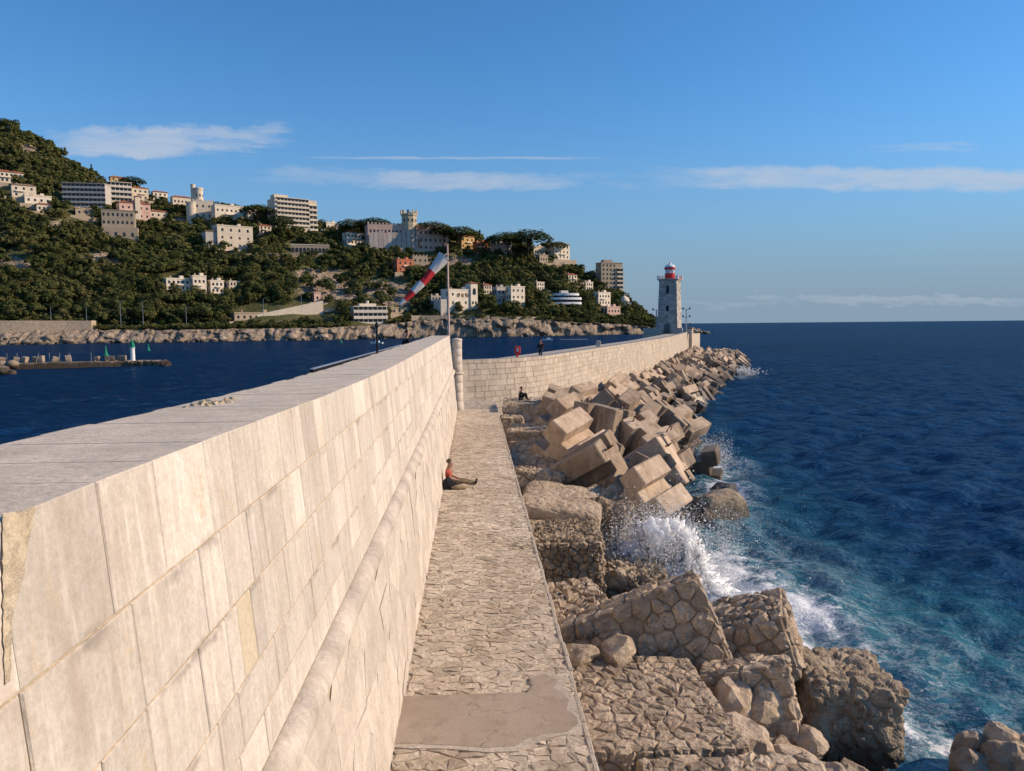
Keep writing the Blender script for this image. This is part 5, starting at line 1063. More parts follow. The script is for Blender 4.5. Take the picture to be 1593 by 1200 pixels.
# the wood: the ones that show largest stand as trees of their own, the rest is one mass
cand = []
for i in range(9500):
    px = rnd.uniform(-240, 1022); t = rnd.uniform(.085, 1.05); p = hill_z(px, min(t, 1.03)); py = py_of(p); s = rnd.uniform(.62, 1.25) * (.8 if px > 900 else 1.0)
    if rockiness(px, py) > .25 and rnd.random() < .93: continue
    top = py - 10 * s * FPX / p.y; bad = False
    for x0, x1, yT, yB, yd in RECTS:
        hw = 3.2 * s * FPX / p.y
        if x0 - hw * .7 < px < x1 + hw * .7:
            if p.y < yd + 2 and top < yB - (3 + rnd.random() ** 2 * .55 * (yB - yT)) and py > yT: bad = True; break
            if yd - 4 < p.y < yd + 16: bad = True; break
    if bad or (px > 930 and top < float(np.interp(px, HX, HSKY)) - 14): continue
    cand.append((p, s, px, t))
kept = []; cell = {}
for p, s, px, t in cand:
    c = (int(p.x // 6), int(p.y // 6)); 
    if any((Vector((q.x, q.y)) - Vector((p.x, p.y))).length < 3.4 * s for dx_ in (-1, 0, 1) for dy_ in (-1, 0, 1) for q in cell.get((c[0] + dx_, c[1] + dy_), [])): continue
    cell.setdefault(c, []).append(p); kept.append((p, s, px, t))
kept.sort(key=lambda q: -q[1] / q[0].y)
n_ind = 0; rest_ = []
for p, s, px, t in kept:
    if n_ind < 230 and px > 2 and s > .95:
        if px < 330: lab, g = 'dark evergreen tree in the wood on the high left slope', 'evergreens on the left slope'
        elif px < 640: lab, g = 'dark evergreen tree in the wood below the ridge, middle of the hill', 'evergreens in the middle of the hill'
        else: lab, g = 'dark evergreen tree in the wood above the cape cliffs', 'evergreens above the cape'
        py_ = py_of(p); near_h = [q for q in HL if len(q[2].split()) <= 10]; hb = min(near_h, key=lambda q: (q[0] - px) ** 2 + 2.5 * (q[1] - py_) ** 2)
        rel = 'downhill of the' if py_ > hb[1] + 8 else 'left of the' if px < hb[0] else 'right of the'
        lab = '%s evergreen %s %s' % ('large' if s > 1.12 else 'middling', rel, hb[2]); g = 'evergreens near the ' + hb[2]; lab = lab if len(lab.split()) <= 16 else 'dark evergreen ' + rel + ' ' + hb[2]
        k = rnd.randrange(6); o = link('evergreen_tree', PROTO['round', k]); o.location = p; o.rotation_euler = (0, 0, rnd.uniform(0, 6.28)); o.scale = (s * rnd.uniform(.9, 1.25),) * 2 + (s,); tag(o, lab, 'tree', g); n_ind += 1
    else: rest_.append((p, s))
VV = []; TT = []; r = np.random.default_rng(9)
base = [cards(r, 190, 'round', .95, 10.0) for k in range(10)]
for i, (p, s) in enumerate(rest_):
    q = base[i % 10]; a = rnd.uniform(0, 6.28); c_, s_ = math.cos(a), math.sin(a); x = (q[..., 0] * c_ - q[..., 1] * s_) * s * rnd.uniform(.95, 1.35); y = (q[..., 0] * s_ + q[..., 1] * c_) * s * rnd.uniform(.95, 1.35); z = q[..., 2] * s * rnd.uniform(.8, 1.1)
    VV.append(np.stack([x + p.x, y + p.y, z + p.z - 1.2], -1)); TT.append(np.clip(np.full(q.shape[:2], rnd.random()) + r.random((q.shape[0], 1)) * .2 - .1, 0, .999))
VV = np.concatenate(VV).reshape(-1, 3); TT = np.concatenate(TT).ravel()
tag(link('hillside_wood', npmesh('hillside_wood', VV, np.arange(len(VV)).reshape(-1, 4), M['leaf'], TT)), 'dense evergreen wood covering the hillside', 'wood', kind='stuff')
print('trees', n_ind, len(rest_))
# low scrub on the shore terraces
VV = []; TT = []
for i in range(1100):
    px = rnd.uniform(-200, 1018); t = rnd.uniform(.032, .11); p = hill_z(px, t); py = py_of(p); s = rnd.uniform(.22, .45); top = py - 8 * s * FPX / p.y
    if any(x0 - 3 < px < x1 + 3 and p.y < yd + 2 and top < yB - 3 for x0, x1, yT, yB, yd in RECTS) or (640 < px < 860 and t < .05) or px < 145 and t < .05 and False: continue
    q = base[i % 10]; VV.append(np.stack([q[..., 0] * s * 1.5 + p.x, q[..., 1] * s * 1.5 + p.y, q[..., 2] * s + p.z - 1.2 * s], -1)); TT.append(np.full(q.shape[:2], rnd.random() * .99))
VV = np.concatenate(VV).reshape(-1, 3); TT = np.concatenate(TT).ravel()
tag(link('shore_scrub', npmesh('shore_scrub', VV, np.arange(len(VV)).reshape(-1, 4), M['leaf'], TT)), 'low scrub along the shore terraces', 'scrub', kind='stuff')
# rocks along the far waterline
def rock_mass(name, label, pts, mat, seed):
    bm0 = [boulder_mesh((1, 1, .8), seed + i, 2, .2, 8, mat) for i in range(5)]; B = []
    for me in bm0:
        v = np.empty(len(me.vertices) * 3); me.vertices.foreach_get('co', v); f = np.empty(len(me.polygons) * 3, np.int32); me.polygons.foreach_get('vertices', f); B.append((v.reshape(-1, 3), f.reshape(-1, 3)))
    V = []; F = []; T = []; o = 0
    for i, (p, s) in enumerate(pts):
        v, f = B[i % 5]; R = np.array(rotm(rnd.uniform(-.4, .4), rnd.uniform(-.4, .4), rnd.uniform(0, 6.28))); V.append(v @ R.T * s + np.array(p)); F.append(f + o); T.append(np.full(len(v), rnd.random())); o += len(v)
    return tag(link(name, npmesh(name, np.concatenate(V), np.concatenate(F), M[mat], np.concatenate(T))), label, 'rocks', kind='stuff')
M['shore_rock'] = stone_mat('pale_shore_rock', (.33, .245, .17), (.50, .40, .30), .15, .34, 1.0, 1.0, .5, c3=(.14, .10, .065), wet=(2.2, 1.5, (.05, .036, .024)))
pts = []
for i in range(430):
    px = rnd.uniform(-200, 1025); S_, R_, H_, C_ = hprof(px)
    if 640 < px < 1000 and rnd.random() < .75: continue
    dn_ = mn.noise(Vector((px / 25.0, 2.2, 0)));
    if rnd.random() > .62 + dn_ * .9: continue
    yy = S_ + rnd.uniform(-7, 10); z = rnd.uniform(-.6, .8) + max(0, yy - S_ + 2) * .42; pts.append(((kx(px) * yy, yy, z), rnd.uniform(.9, 2.8) + (rnd.random() ** 5) * 5))
rock_mass('shore_rocks', 'pale boulders along the foot of the far shore', pts, 'shore_rock', 300)
pts = []
for i in range(60):
    q = rnd.random(); px = 1072 + 34 * q; pts.append(((kx(px) * 640, 640 + rnd.uniform(-8, 8), (1 - q) * 4.5 * rnd.random() + .2), rnd.uniform(1.6, 4.5) * (1.1 - .6 * q)))
rock_mass('cape_rocks', 'low pale rocks in the sea right of the lighthouse', pts, 'shore_rock', 340)
# ---------------------------------------------------------------- lighthouse at the jetty head
rnd = random.Random(55)
LY = 222.0; lp = D(1041.5, 524, LY); LA = rad(-28)
lh = empty('lighthouse', (lp.x, lp.y, 6.0), LA); tag(lh, 'grey stone lighthouse with red and white lantern at the end of the jetty', 'lighthouse')
M['tower_stone'] = stone_mat('lighthouse_stone', (.42, .385, .345), (.55, .50, .44), .6, .3, .6, 4, .04)
wb, wt, TH = 3.0, 2.55, 15.4                                      # half widths and height of the shaft
def hw(z): return wb + (wt - wb) * z / TH
nC = 30; m = MB(); m.add([(sx * (hw(z) - .05), sy * (hw(z) - .05), z) for z in (-4, TH) for sx, sy in ((-1, -1), (1, -1), (1, 1), (-1, 1))], [(0, 1, 5, 4), (1, 2, 6, 5), (2, 3, 7, 6), (3, 0, 4, 7), (4, 5, 6, 7)]); m.build('shaft', M['tower_stone'], lh)
rest = MB()
for ci in range(nC):                                               # courses of stone on the four faces
    z0, z1 = TH * ci / nC, TH * (ci + 1) / nC
    for fc in range(4):
        x = -hw(z0) + (.0 if ci % 2 else -.35)
        while x < hw(z0) - .05:
            L = rnd.uniform(.7, 1.2); a, b = max(x, -hw(z0)), min(x + L, hw(z0)); x += L
            if b - a < .12: continue
            def TT_(s, z, n, fc=fc, z0=z0): v = rotm(0, 0, fc * PI / 2) @ Vector((s * hw(z) / hw(z0), -hw(z) - n, z)); return v
            if fc in (0, 1) and ci % 2 == 0 and cnt < 0: pass
            block(rest, TT_, a, b, z0, z1, .1, rnd.uniform(0, .03), .02, rnd, rnd.random(), .04)
o = rest.build('stone_facing', M['tower_stone'], lh); o['kind'] = 'stuff'
for z0, z1, e in ((TH, TH + .35, .25), (TH + .35, TH + .6, .55)): MB().box((0, 0, (z0 + z1) / 2), (2 * (wt + e), 2 * (wt + e), z1 - z0), None, .6, .04).build('cornice', M['tower_stone'], lh)
for sx, sy in ((-1, -1), (1, -1), (1, 1), (-1, 1)): MB().box((sx * (wt + .35), sy * (wt + .35), TH + 0.995), (.4, .4, 1.1), None, .7, .03).build('gallery_post', M['white'], lh)
for k in range(4):
    R = rotm(0, 0, k * PI / 2)
    for z in (.45, .75, 1.05): MB().tube([R @ Vector((-wt - .2, -wt - .35, TH + 0.368 + z)), R @ Vector((wt + .2, -wt - .35, TH + 0.368 + z))], .04, 5).build('gallery_rail', M['red'], lh)
MB().lathe([(1.45, TH + 0.500), (1.45, TH + 2.084), (1.55, TH + 2.117), (1.55, TH + 2.216)], (0, 0, 0), 22).build('lantern_base', M['red'], lh, False)
M['lantern_glass'] = plain('lantern_glass', (.62, .66, .68), .1); MB().lathe([(1.30, TH + 2.216), (1.30, TH + 3.371)], (0, 0, 0), 22).build('lantern_pane', M['lantern_glass'], lh)
for k in range(10):
    a = k * PI / 5; MB().tube([(1.36 * math.cos(a), 1.36 * math.sin(a), TH + 2.216), (1.36 * math.cos(a), 1.36 * math.sin(a), TH + 3.371)], .06, 5).build('glazing_bar', M['white'], lh)
MB().lathe([(1.55, TH + 3.371), (1.6, TH + 3.437), (1.6, TH + 3.899), (1.45, TH + 3.965)], (0, 0, 0), 22).build('lantern_ring', M['red'], lh)
MB().lathe([(1.65, TH + 3.945), (1.45, TH + 4.262), (1.2, TH + 4.658), (.5, TH + 4.889), (.35, TH + 4.922), (.35, TH + 5.186), (.15, TH + 5.384), (.03, TH + 5.846)], (0, 0, 0), 22).build('lantern_dome', M['white'], lh, True)
def face_box(name, mat, x, z, w, h, n0, n1, parent): 
    y = -(hw(z + h / 2)); return MB().box((x, y - (n0 + n1) / 2, z + h / 2), (w, n1 - n0, h), rotm(math.atan2(wb - wt, TH), 0, 0)).build(name, M[mat], parent)
for z, h in ((11.6, 2.4), (6.6, 1.6)):
    w_ = face_box('window', 'tower_stone', 0, z - .2, 1.5, h + .4, -.05, .05, lh); face_box('pane', 'pane', 0, z, .85, h, .02, .08, w_)
pl = [(-.85, 0), (.85, 0)] + [(.85 * math.cos(a), 2.3 + .85 * math.sin(a)) for a in np.linspace(0, PI, 9)]
dr = MB().prism(pl, 0, .12, T=lambda x, y, z: Vector((x, -hw(y) - z - .02, y))).build('door', M['shade'], lh)
pl2 = [(-1.1, 0), (1.1, 0)] + [(1.1 * math.cos(a), 2.35 + 1.1 * math.sin(a)) for a in np.linspace(0, PI, 9)]
MB().prism(pl2, 0, .07, T=lambda x, y, z: Vector((x, -hw(y) - z - .01, y))).build('door_frame', M['tower_stone'], dr)
# enclosure, end pillar and masts round it
ew = empty('enclosure_wall', (lp.x, lp.y, 6.0), LA); tag(ew, 'low dark stone enclosure wall at the foot of the lighthouse', 'wall')
MB().box((-3.8, -4.6, .75), (5.4, .6, 1.9), None, .4, .03).build('wall_panel', M['tower_stone'], ew); MB().box((3.6, -4.6, .75), (2.6, .6, 1.9), None, .4, .03).build('wall_panel', M['tower_stone'], ew); MB().box((-6.4, -3, .75), (.5, 3.4, 1.9), None, .45, .03).build('wall_panel', M['tower_stone'], ew); MB().box((0, 3, -.06), (13.5, 17, .12), None, .5).build('base_slab', M['kerb'], ew); MB().box((0, 3, -3.6), (13.3, 16.8, 6.9), None, .5).build('base_body', M['far_ashlar'], ew)
pp = D(1073, 548, 216); o = MB().box((pp.x, pp.y, 3.6), (1.5, 1.5, 7.6), rotm(0, 0, LA), .6, .05).build('end_pillar', M['far_ashlar']); tag(o, 'square sunlit pillar closing the jetty wall below the lighthouse', 'pillar')
def mast(label, px, pyT, pyB, yy, lamps):
    a, b = D(px, pyB, yy), D(px, pyT, yy); b = Vector((a.x, a.y, b.z)); root = empty('floodlight_mast', a); tag(root, label, 'lamp'); H_ = b.z - a.z
    MB().tube([(0, 0, -1), (0, 0, H_)], [.22, .15], 8).build('mast', M['steel'], root)
    for z in lamps:
        MB().tube([(-1.0, 0, H_ * z), (1.0, 0, H_ * z)], .07, 6).build('crossarm', M['steel'], root)
        for s in (-1, 1): MB().lathe([(.12, -.2), (.34, .18), (.36, .28), (.30, .30)], (s * 1.0, 0, H_ * z + .2), 10).build('floodlight', M['black'], root)
mast('floodlight mast with six lamps right of the lighthouse', 1067.5, 481, 514, 224, (.98, .62, .25)); mast('floodlight mast left of the lighthouse', 1021, 482, 512, 224, (.97, .60, .25))

# ---------------------------------------------------------------- windsock
wp = D(698.3, 519, 49.6); ws = empty('windsock', (wp.x, wp.y, 6.75)); tag(ws, 'red and white striped windsock hanging from a tall thin pole', 'windsock')
ptop = D(698.3, 381, 49.6).z - 6.75; MB().tube([(0, 0, -.3), (0, 0, ptop * .45), (0, 0, ptop)], [.075, .065, .05], 8).build('pole', C('pole_paint', (.62, .44, .38), var=.25, scale=1.2), ws)
a = D(690.5, 400, 49.6) - Vector(ws.location); b = D(621.5, 474, 48.6) - Vector(ws.location); ax = b - a
M['sock_white'] = plain('sock_white', (.60, .57, .56), .9, var=.12, scale=4); M['sock_red'] = plain('sock_red', (.52, .03, .035), .9, var=.15, scale=4)
def sock(t0, t1, mat, nm):
    m = MB(); nt_ = 9; n = 20; tdir = ax.normalized(); u = tdir.cross(Vector((0, 1, 0))).normalized(); w = tdir.cross(u); vs = []; fs = []
    for i in range(nt_):
        t = t0 + (t1 - t0) * i / (nt_ - 1); sag = Vector((0, 0, -.16 * math.sin(PI * t))) ; r = .37 * (1 - t) ** .75 * (1 - .25 * math.sin(PI * min(1, t * 1.6))) + .055
        for j in range(n):
            q = 2 * PI * j / n; rr = r * (1 + .10 * math.sin(5 * q + 3 * t * 6) * min(1, t * 4) + .05 * math.sin(9 * q + 11 * t)); vs.append(a + ax * t + sag + (u * math.cos(q) * rr + w * math.sin(q) * rr * .8))
    for i in range(nt_ - 1):
        for j in range(n): p, q = i * n + j, i * n + (j + 1) % n; fs.append((p, q, q + n, p + n))
    m.add(vs, fs, .5); return m.build(nm, M[mat], ws, True)
for k, (t0, t1) in enumerate([(0, .27), (.27, .50), (.50, .70), (.70, .885), (.885, 1.0)]): sock(t0, t1, 'sock_red' if k % 2 else 'sock_white', 'red_band' if k % 2 else 'white_band')
m = MB(); tdir = ax.normalized(); u = tdir.cross(Vector((0, 1, 0))).normalized(); w = tdir.cross(u); m.tube([a + (u * math.cos(q) + w * math.sin(q) * .8) * .425 for q in np.linspace(0, 2 * PI, 21)], .022, 5, caps=False); m.tube([a + u * .0 + w * .38, Vector((0, 0, a.z + .25))], .02, 5); m.tube([a - w * .38, Vector((0, 0, a.z - .25))], .02, 5); m.build('mouth_ring', M['steel'], ws)

# ---------------------------------------------------------------- promenade posts, life-saving post
for px, pyT, pyB, yy, lab in [(587, 503, 548, 27.5, 'thin black post on the harbour side of the promenade'), (633, 503, 536, 38, 'thin black post beside the person behind the wall')]:
    b_ = D(px, pyB, yy); t_ = D(px, pyT, yy); r_ = empty('lamp_post', (b_.x, b_.y, 6.75)); tag(r_, lab, 'post')
    MB().lathe([(.10, 0), (.10, .12), (.05, .2), (.045, 1.0), (.035, t_.z - 6.75 - .15)], (0, 0, 0), 10).build('post', M['black'], r_); MB().lathe([(.05, t_.z - 6.9), (.08, t_.z - 6.85), (.07, t_.z - 6.78), (.01, t_.z - 6.7)], (0, 0, 0), 10).build('finial', M['black'], r_)
rp = D(805, 553, 60.2); r_ = empty('lifebuoy_box', (rp.x, rp.y, 6.0)); tag(r_, 'red lifebuoy box on a post on the jetty terrace', 'lifebuoy box')
MB().tube([(0, 0, 0), (0, 0, .75)], .09, 8).build('post', M['red'], r_); MB().box((0, 0, 1.0), (.46, .3, .6), None, .5, .05).build('box', M['red'], r_); MB().box((0, -.155, 1.02), (.14, .02, .3), None, .5).build('label_plate', M['white'], r_)
bp_ = D(931, 546, 94); o = MB().box((bp_.x, bp_.y, 6.5), (.5, .5, .9), None, .6, .06).build('bollard', M['kerb']); tag(o, 'small pale bollard on the jetty terrace short of the lighthouse', 'bollard')

# ---------------------------------------------------------------- people
M['skin'] = plain('skin', (.50, .28, .19), .6, var=.06); M['coral_shirt'] = plain('coral_shirt', (.58, .115, .075), .9, scale=9); M['khaki'] = plain('khaki_trousers', (.34, .25, .15), .9, scale=9); M['dark_cloth'] = plain('dark_clothing', (.022, .022, .028), .9, scale=9); M['grey_hair'] = plain('grey_brown_hair', (.11, .075, .05), .9); M['dark_hair'] = plain('dark_hair', (.02, .014, .01), .8); M['navy'] = plain('navy_cloth', (.03, .045, .09), .9); M['shoe'] = plain('black_shoes', (.015, .015, .016), .6); M['red_bag'] = plain('red_rucksack', (.30, .05, .04), .8)
def skin_obj(name, verts, edges, radii, mat, parent, root=0, sub=1):
    me = bpy.data.meshes.new(name); me.from_pydata([tuple(v) for v in verts], edges, []); me.materials.append(M[mat]); o = link(name, me, parent)
    md = o.modifiers.new('skin', 'SKIN'); md.use_smooth_shade = True
    for i, r in enumerate(radii):
        s = me.skin_vertices[0].data[i]; s.radius = r if isinstance(r, tuple) else (r, r); s.use_root = i == root
    if sub: sb = o.modifiers.new('sub', 'SUBSURF'); sb.levels = sb.render_levels = sub
    return o
def person(name_label, loc, rz, J, shirt, legs, hair, shoe='shoe', long_sleeve=False, group=None):
    """J: joints in the figure's own frame (x forward, y left, z up); one continuous body, clothes over it"""
    root = empty('person', loc, rz); tag(root, name_label, 'person', group)
    V = []; E = []; Rr = []; ix = {}
    def v(k, p, r, frm=None):
        ix[k] = len(V); V.append(Vector(p)); Rr.append(r)
        if frm is not None: E.append((ix[frm], ix[k]))
    v('pelvis', J['pelvis'], (.13, .10)); v('chest', J['chest'], (.145, .105), 'pelvis'); v('neck', J['neck'], .055, 'chest'); v('jaw', J['jaw'], (.062, .07), 'neck'); v('brow', J['brow'], (.078, .09), 'jaw'); v('crown', J['crown'], (.05, .055), 'brow')
    fd = (Vector(J['face'])); v('nose', Vector(J['jaw']).lerp(Vector(J['brow']), .45) + fd * .098, .012, 'jaw')
    for s in ('l', 'r'):
        v('sh' + s, J['sh' + s], .055, 'chest'); v('el' + s, J['el' + s], .042, 'sh' + s); v('wr' + s, J['wr' + s], .029, 'el' + s)
        d = (Vector(J['hd' + s]) - Vector(J['wr' + s])).normalized(); pm_ = Vector(J['wr' + s]) + d * .075; v('pa' + s, pm_, (.036, .018), 'wr' + s); sd = d.cross(Vector((0, 0, 1))); sd = sd.normalized() if sd.length > .1 else Vector((0, 1, 0))
        for q, L in enumerate((.085, .095, .09, .07)): o_ = sd * (.028 - .018 * q); v('f%s%d' % (s, q), pm_ + o_ * 1.0 + d * .03, .0085, 'pa' + s); v('g%s%d' % (s, q), pm_ + o_ * 1.1 + d * L + Vector((0, 0, -.018)), .007, 'f%s%d' % (s, q))
        v('t' + s, pm_ - d * .03 + sd * .045, .010, 'pa' + s); v('u' + s, pm_ + d * .02 + sd * .065, .008, 't' + s)
        v('hp' + s, J['hp' + s], .085, 'pelvis'); v('kn' + s, J['kn' + s], .058, 'hp' + s); v('an' + s, J['an' + s], .038, 'kn' + s); v('to' + s, J['to' + s], (.036, .028), 'an' + s)
    skin_obj('body', V, E, Rr, 'skin', root)
    def over(nm, keys, edges, mat, add, lens=None):
        vs = [V[ix[k]] for k in keys]; rr = [(lambda r: tuple(x + add for x in r) if isinstance(r, tuple) else r + add)(Rr[ix[k]]) for k in keys]
        if lens:
            for k2, f in lens.items(): i = keys.index(k2); pa = keys[[e[0] for e in edges if e[1] == i][0]]; vs[i] = V[ix[pa]].lerp(V[ix[k2]], f)
        skin_obj(nm, vs, edges, rr, mat, root)
    sl = {} if long_sleeve else {'ell': .75, 'elr': .75}
    if long_sleeve: over('shirt', ['pelvis', 'chest', 'neck', 'shl', 'ell', 'wrl', 'shr', 'elr', 'wrr'], [(0, 1), (1, 2), (1, 3), (3, 4), (4, 5), (1, 6), (6, 7), (7, 8)], shirt, .020, {'neck': .55})
    else: over('shirt', ['pelvis', 'chest', 'neck', 'shl', 'ell', 'shr', 'elr'], [(0, 1), (1, 2), (1, 3), (3, 4), (1, 5), (5, 6)], shirt, .020, dict(sl, neck=.55))
    over('trousers', ['pelvis', 'hpl', 'knl', 'anl', 'hpr', 'knr', 'anr'], [(0, 1), (1, 2), (2, 3), (0, 4), (4, 5), (5, 6)], legs, .018)
    for s in 'lr': over('shoe', ['an' + s, 'to' + s], [(0, 1)], shoe, .016)
    hc = Vector(J['brow']).lerp(Vector(J['crown']), .45) - fd * .022; m = MB(); up = (Vector(J['crown']) - Vector(J['jaw'])).normalized(); sdv = up.cross(fd).normalized(); vs = []; fs = []
    for i in range(6):
        ph = i / 5 * 1.75
        for j in range(12): q = 2 * PI * j / 12; vs.append(hc + up * (.118 * math.cos(ph)) + (fd * math.cos(q) * .105 + sdv * math.sin(q) * .092) * math.sin(ph) - (fd * .03 - up * .03 if math.cos(q) > .3 and i > 3 else Vector()) )
    for i in range(5):
        for j in range(12): a_, b_ = i * 12 + j, i * 12 + (j + 1) % 12; fs.append((a_, b_, b_ + 12, a_ + 12))
    m.add(vs, fs); m.build('hair', M[hair], root, True)
    for s in (-1, 1):
        e = Vector(J['jaw']).lerp(Vector(J['brow']), .68) + fd * .083 + sdv * s * .032; MB().lathe([(.002, -.011), (.010, -.005), (.011, .004), (.002, .011)], e, 8).build('eye', M['dark_hair'], root); ear = Vector(J['jaw']).lerp(Vector(J['brow']), .5) + sdv * s * .083; MB().box(ear, (.03, .015, .055), None, .5, .006).build('ear', M['skin'], root)
    mo = Vector(J['jaw']) + fd * .072 + up * .005; MB().box(mo, (.012, .045, .012), None, .2, .004).build('mouth', M['red'], root)
    return root
F = Vector((1, 0, 0))
SIT = dict(pelvis=(.05, 0, .12), chest=(-.02, 0, .47), neck=(.02, 0, .62), jaw=(.08, 0, .69), brow=(.085, 0, .79), crown=(.06, 0, .87), face=F, shl=(.0, .19, .55), shr=(.0, -.19, .55), ell=(.10, .25, .31), elr=(.10, -.25, .31), wrl=(.32, .15, .24), wrr=(.32, -.15, .24), hdl=(.42, .08, .22), hdr=(.42, -.08, .22), hpl=(.10, .10, .10), hpr=(.10, -.10, .10), knl=(.50, .12, .20), knr=(.50, -.12, .19), anl=(.90, .11, .09), anr=(.90, -.12, .09), tol=(.97, .14, .24), tor=(.97, -.15, .24))
person('man in coral shirt sitting on the walkway, back against the tall wall', (-.92, 25.2, 3.62), rad(-4), SIT, 'coral_shirt', 'khaki', 'grey_hair')
o = MB(); o.lathe([(.02, 0), (.16, .02), (.20, .14), (.15, .30), (.05, .36)], (0, 0, 0), 12); bg_ = o.build('rucksack', M['dark_cloth'], None, True); bg_.location = (-.92, 24.86, 3.61); bg_.scale = (1, .7, 1); tag(bg_, 'dark rucksack on the walkway beside the seated man', 'bag'); MB().tube([(.12, -.1, .1), (.24, -.12, .2), (.14, -.1, .3)], .018, 6).build('strap', M['dark_cloth'], bg_)
o = MB(); o.lathe([(.02, 0), (.20, .01), (.24, .06), (.12, .12), (.02, .13)], (0, 0, 0), 12); bg_ = o.build('folded_jacket', M['khaki'], None, True); bg_.location = (-.55, 24.82, 3.61); bg_.scale = (1.3, .7, 1); tag(bg_, 'folded brown jacket on the ground beside the seated man', 'jacket')
HUG = dict(SIT, chest=(.04, 0, .44), neck=(.10, 0, .59), jaw=(.17, 0, .65), brow=(.175, 0, .75), crown=(.15, 0, .83), shl=(.07, .18, .52), shr=(.07, -.18, .52), ell=(.28, .24, .40), elr=(.28, -.24, .40), wrl=(.46, .10, .36), wrr=(.46, -.10, .36), hdl=(.52, .0, .34), hdr=(.52, .02, .33), knl=(.42, .11, .48), knr=(.42, -.11, .48), anl=(.50, .10, .06), anr=(.50, -.10, .06), tol=(.64, .11, .04), tor=(.64, -.11, .04))
sp = D(808, 615, 49.2); person('person in dark clothes sitting hugging knees on a rubble block', (sp.x, sp.y, 4.09), rad(10), HUG, 'dark_cloth', 'dark_cloth', 'dark_hair', long_sleeve=True)
ST = dict(pelvis=(0, 0, .95), chest=(.02, 0, 1.30), neck=(.02, 0, 1.50), jaw=(.05, 0, 1.56), brow=(.055, 0, 1.66), crown=(.03, 0, 1.74), face=F, shl=(.0, .20, 1.42), shr=(.0, -.20, 1.42), ell=(-.04, .25, 1.14), elr=(.02, -.25, 1.14), wrl=(.10, .22, .92), wrr=(.16, -.22, .94), hdl=(.15, .2, .84), hdr=(.22, -.2, .86), hpl=(0, .10, .90), hpr=(0, -.10, .90), knl=(.12, .10, .50), knr=(-.02, -.10, .50), anl=(.16, .10, .08), anr=(-.20, -.10, .12), tol=(.30, .11, .04), tor=(-.08, -.11, .05))
wp_ = D(841, 552, 63.5); pw_ = person('person in dark clothes with rucksack walking along the jetty terrace', (wp_.x, wp_.y, 6.0), rad(-110), ST, 'dark_cloth', 'navy', 'dark_hair', long_sleeve=True)
MB().box((-.18, 0, 1.28), (.18, .30, .44), None, .5, .05).build('rucksack', M['red_bag'], pw_)
person('person behind the tall wall on the promenade, head and shoulders showing', (-3.0, 34.0, 6.955), rad(30), {k: (tuple(q * 1.04 for q in v_) if k != 'face' else v_) for k, v_ in ST.items()}, 'dark_cloth', 'navy', 'dark_hair', long_sleeve=True)

# ---------------------------------------------------------------- the inner mole on the left with its light
mo = empty('inner_mole', tuple(D(120, 572, 184))); tag(mo, 'low stone mole with fence posts in the harbour at left', 'pier')
A_, B_ = D(-70, 573, 176), D(236, 570, 187); A_.z = B_.z = 0; dv = (B_ - A_); Ln = dv.length; dv.normalize(); nv = Vector((-dv.y, dv.x, 0)); MR = math.atan2(dv.y, dv.x)
s = 0
while s < Ln:
    L = rnd.uniform(2.5, 4.5); c = A_ + dv * (s + L / 2); part(MB().box((c.x, c.y, .45), (L - .05, 4.5, 1.7 + rnd.uniform(-.15, .15)), rotm(0, 0, MR), rnd.random(), .08), 'mole_block', M['concrete'], mo); s += L
for px in (11, 27, 60, 77, 93, 108, 142):
    c = D(px, 560, 183); part(MB().tube([(c.x, c.y, 1.2), (c.x, c.y, 3.4)], .05, 5), 'fence_post', M['steel'], mo)
for i, px in enumerate([3, 25, 39, 56, 65, 86, 107, 152, 172, 190]):
    c = D(px, 563, 186 + rnd.uniform(-1, 1)); w_ = rnd.uniform(1.0, 1.5) if i < 8 else rnd.uniform(1.6, 2.2)
    o = MB().box((0, 0, 0), (w_, 1.3, rnd.uniform(1.7, 2.3)), None, rnd.uniform(.2, .7), .06).build('mole_slab', M['concrete']); o.location = (c.x, c.y, 1.55); o.rotation_euler = (rnd.uniform(-.1, .1), rnd.uniform(-.18, .3), MR + rnd.uniform(-.5, .5)); tag(o, 'pale concrete slab standing on the mole wall at left', 'concrete block', 'slabs along the mole')
for i, px in enumerate([219, 229, 240, 251, 259, 150, 168, 182, 203]):
    c = D(px, 570, 184); o = link('mole_cube', CUBES[i % 6]); o.location = (c.x, c.y, .45); o.scale = (.62,) * 3; o.rotation_euler = (rnd.uniform(-.6, .6), rnd.uniform(.1, .7), rnd.uniform(-.5, .5)); tag(o, 'concrete cube half sunk round the tip of the mole', 'concrete block', 'cubes round the mole tip')
bl = D(207, 566, 186); be = empty('harbour_beacon', (bl.x, bl.y, 1.2)); tag(be, 'white beacon tower with green top at the tip of the mole', 'beacon')
MB().lathe([(.75, -1), (.75, .1), (.52, .15), (.50, 3.0), (.62, 3.05), (.62, 3.2)], (0, 0, 0), 16).build('tower', M['white'], be); MB().lathe([(.55, 3.2), (.55, 4.1), (.4, 4.15), (.4, 4.5), (.25, 4.55), (.1, 5.3)], (0, 0, 0), 14).build('light', M['green'], be)
for px, py, s, lab in [(165, 554, .75, 'green conical buoy beyond the mole'), (231, 546, .65, 'small green buoy right of the beacon'), (531, 534, .6, 'tiny green buoy near the white ship-like building')]:
    c = G(px, py, .0); r_ = empty('buoy', c); r_.scale = (s,) * 3; tag(r_, lab, 'buoy'); MB().lathe([(.9, -.5), (1.1, 0), (1.1, .5), (.7, .9), (.35, 2.6), (.3, 3.4)], (0, 0, 0), 12).build('float', M['green'], r_); MB().lathe([(.05, 3.4), (.45, 3.5), (.02, 4.5)], (0, 0, 0), 10).build('topmark', M['green'], r_)
pts = []
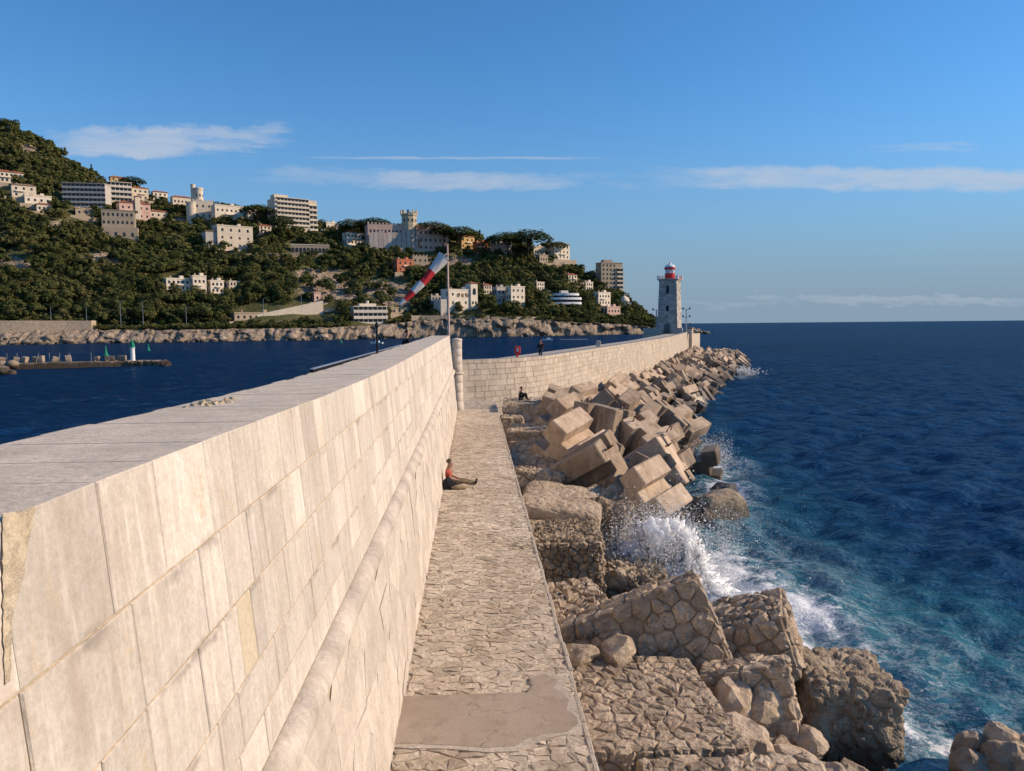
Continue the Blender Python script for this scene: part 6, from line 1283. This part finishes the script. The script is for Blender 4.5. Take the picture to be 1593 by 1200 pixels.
for i in range(26):
    c = D(rnd.uniform(-30, 19), 575, rnd.uniform(158, 172)); pts.append(((c.x, c.y, rnd.uniform(-.2, 1.6)), rnd.uniform(1.2, 3.0)))
rock_mass('mole_rocks', 'pale rocks at the root of the mole, left edge', pts, 'shore_rock', 380)
def boat(label, px, py, L, rz):
    c = G(px, py, 0); r_ = empty('boat', c, rz); tag(r_, label, 'boat'); st = [(-.5, .16, .5), (-.2, .19, .5), (.2, .16, .55), (.42, .07, .65), (.5, .005, .72)]; vs = []
    for x, w_, h_ in st: vs += [(x * L, -w_ * L, h_ * L * .22), (x * L, -w_ * .6 * L, -.06 * L), (x * L, w_ * .6 * L, -.06 * L), (x * L, w_ * L, h_ * L * .22)]
    fs = [(i * 4 + k, i * 4 + k + 1, i * 4 + k + 5, i * 4 + k + 4) for i in range(4) for k in range(3)] + [(3, 2, 1, 0)] + [(i * 4 + 3, i * 4, i * 4 + 4, i * 4 + 7) for i in range(4)]
    MB().add(vs, fs).build('hull', M['white'], r_); MB().box((-.05 * L, 0, .17 * L), (.34 * L, .2 * L, .14 * L), None, .5, .02 * L).build('cabin', M['white'], r_); MB().box((.125 * L, 0, .19 * L), (.012 * L, .17 * L, .06 * L), None).build('windscreen', M['pane'], r_)
boat('small white motor boat below the ship-like building', 586, 535, 6.5, rad(170)); boat('tiny white boat right of the lighthouse', 1082, 526, 6.5, rad(20)); boat('small white speedboat with a wake in front of the cape cliffs', 852, 530, 6.0, rad(175))
wk_ = G(880, 528.5, .0); m = MB(); m.add([(wk_.x - 13, wk_.y, .12), (wk_.x - 6, wk_.y - 2.0, .14), (wk_.x + 12, wk_.y - 3.5, .10), (wk_.x + 14, wk_.y + 2.5, .10), (wk_.x - 5, wk_.y + 1.6, .14)], [(0, 1, 2, 3, 4)]); tag(m.build('boat_wake', M['spray']), 'white wake trailing behind the speedboat', 'wake', kind='stuff')
for px, pyT, pyB, lab in [(80, 478, 505, 'street lamp on the coast road second from the left edge'), (135, 478, 502, 'street lamp on the coast road near the end of the tan wall'), (188, 470, 500, 'street lamp on the coast road left of the beacon'), (223, 470, 503, 'street lamp on the coast road right of the beacon'), (410, 465, 485, 'street lamp beside the long low shed'), (469, 458, 480, 'street lamp above the clubhouse ramp'), (290, 478, 500, 'street lamp on the shore between mole and shed')]:
    yy = float(np.interp(px, HX, HS)) + 14; b_, t_ = D(px, pyB, yy), D(px, pyT, yy); r_ = empty('street_lamp', b_); H_ = t_.z - b_.z; tag(r_, lab, 'street lamp', 'street lamps on the coast road')
    MB().tube([(0, 0, -3), (0, 0, H_)], [.16, .1], 6).build('post', M['steel'], r_); MB().tube([(0, 0, H_), (1.4, -.4, H_ + .3)], .08, 5).build('arm', M['steel'], r_); MB().box((1.6, -.45, H_ + .28), (.8, .35, .16), None, .6, .03).build('lamp_head', M['steel'], r_)
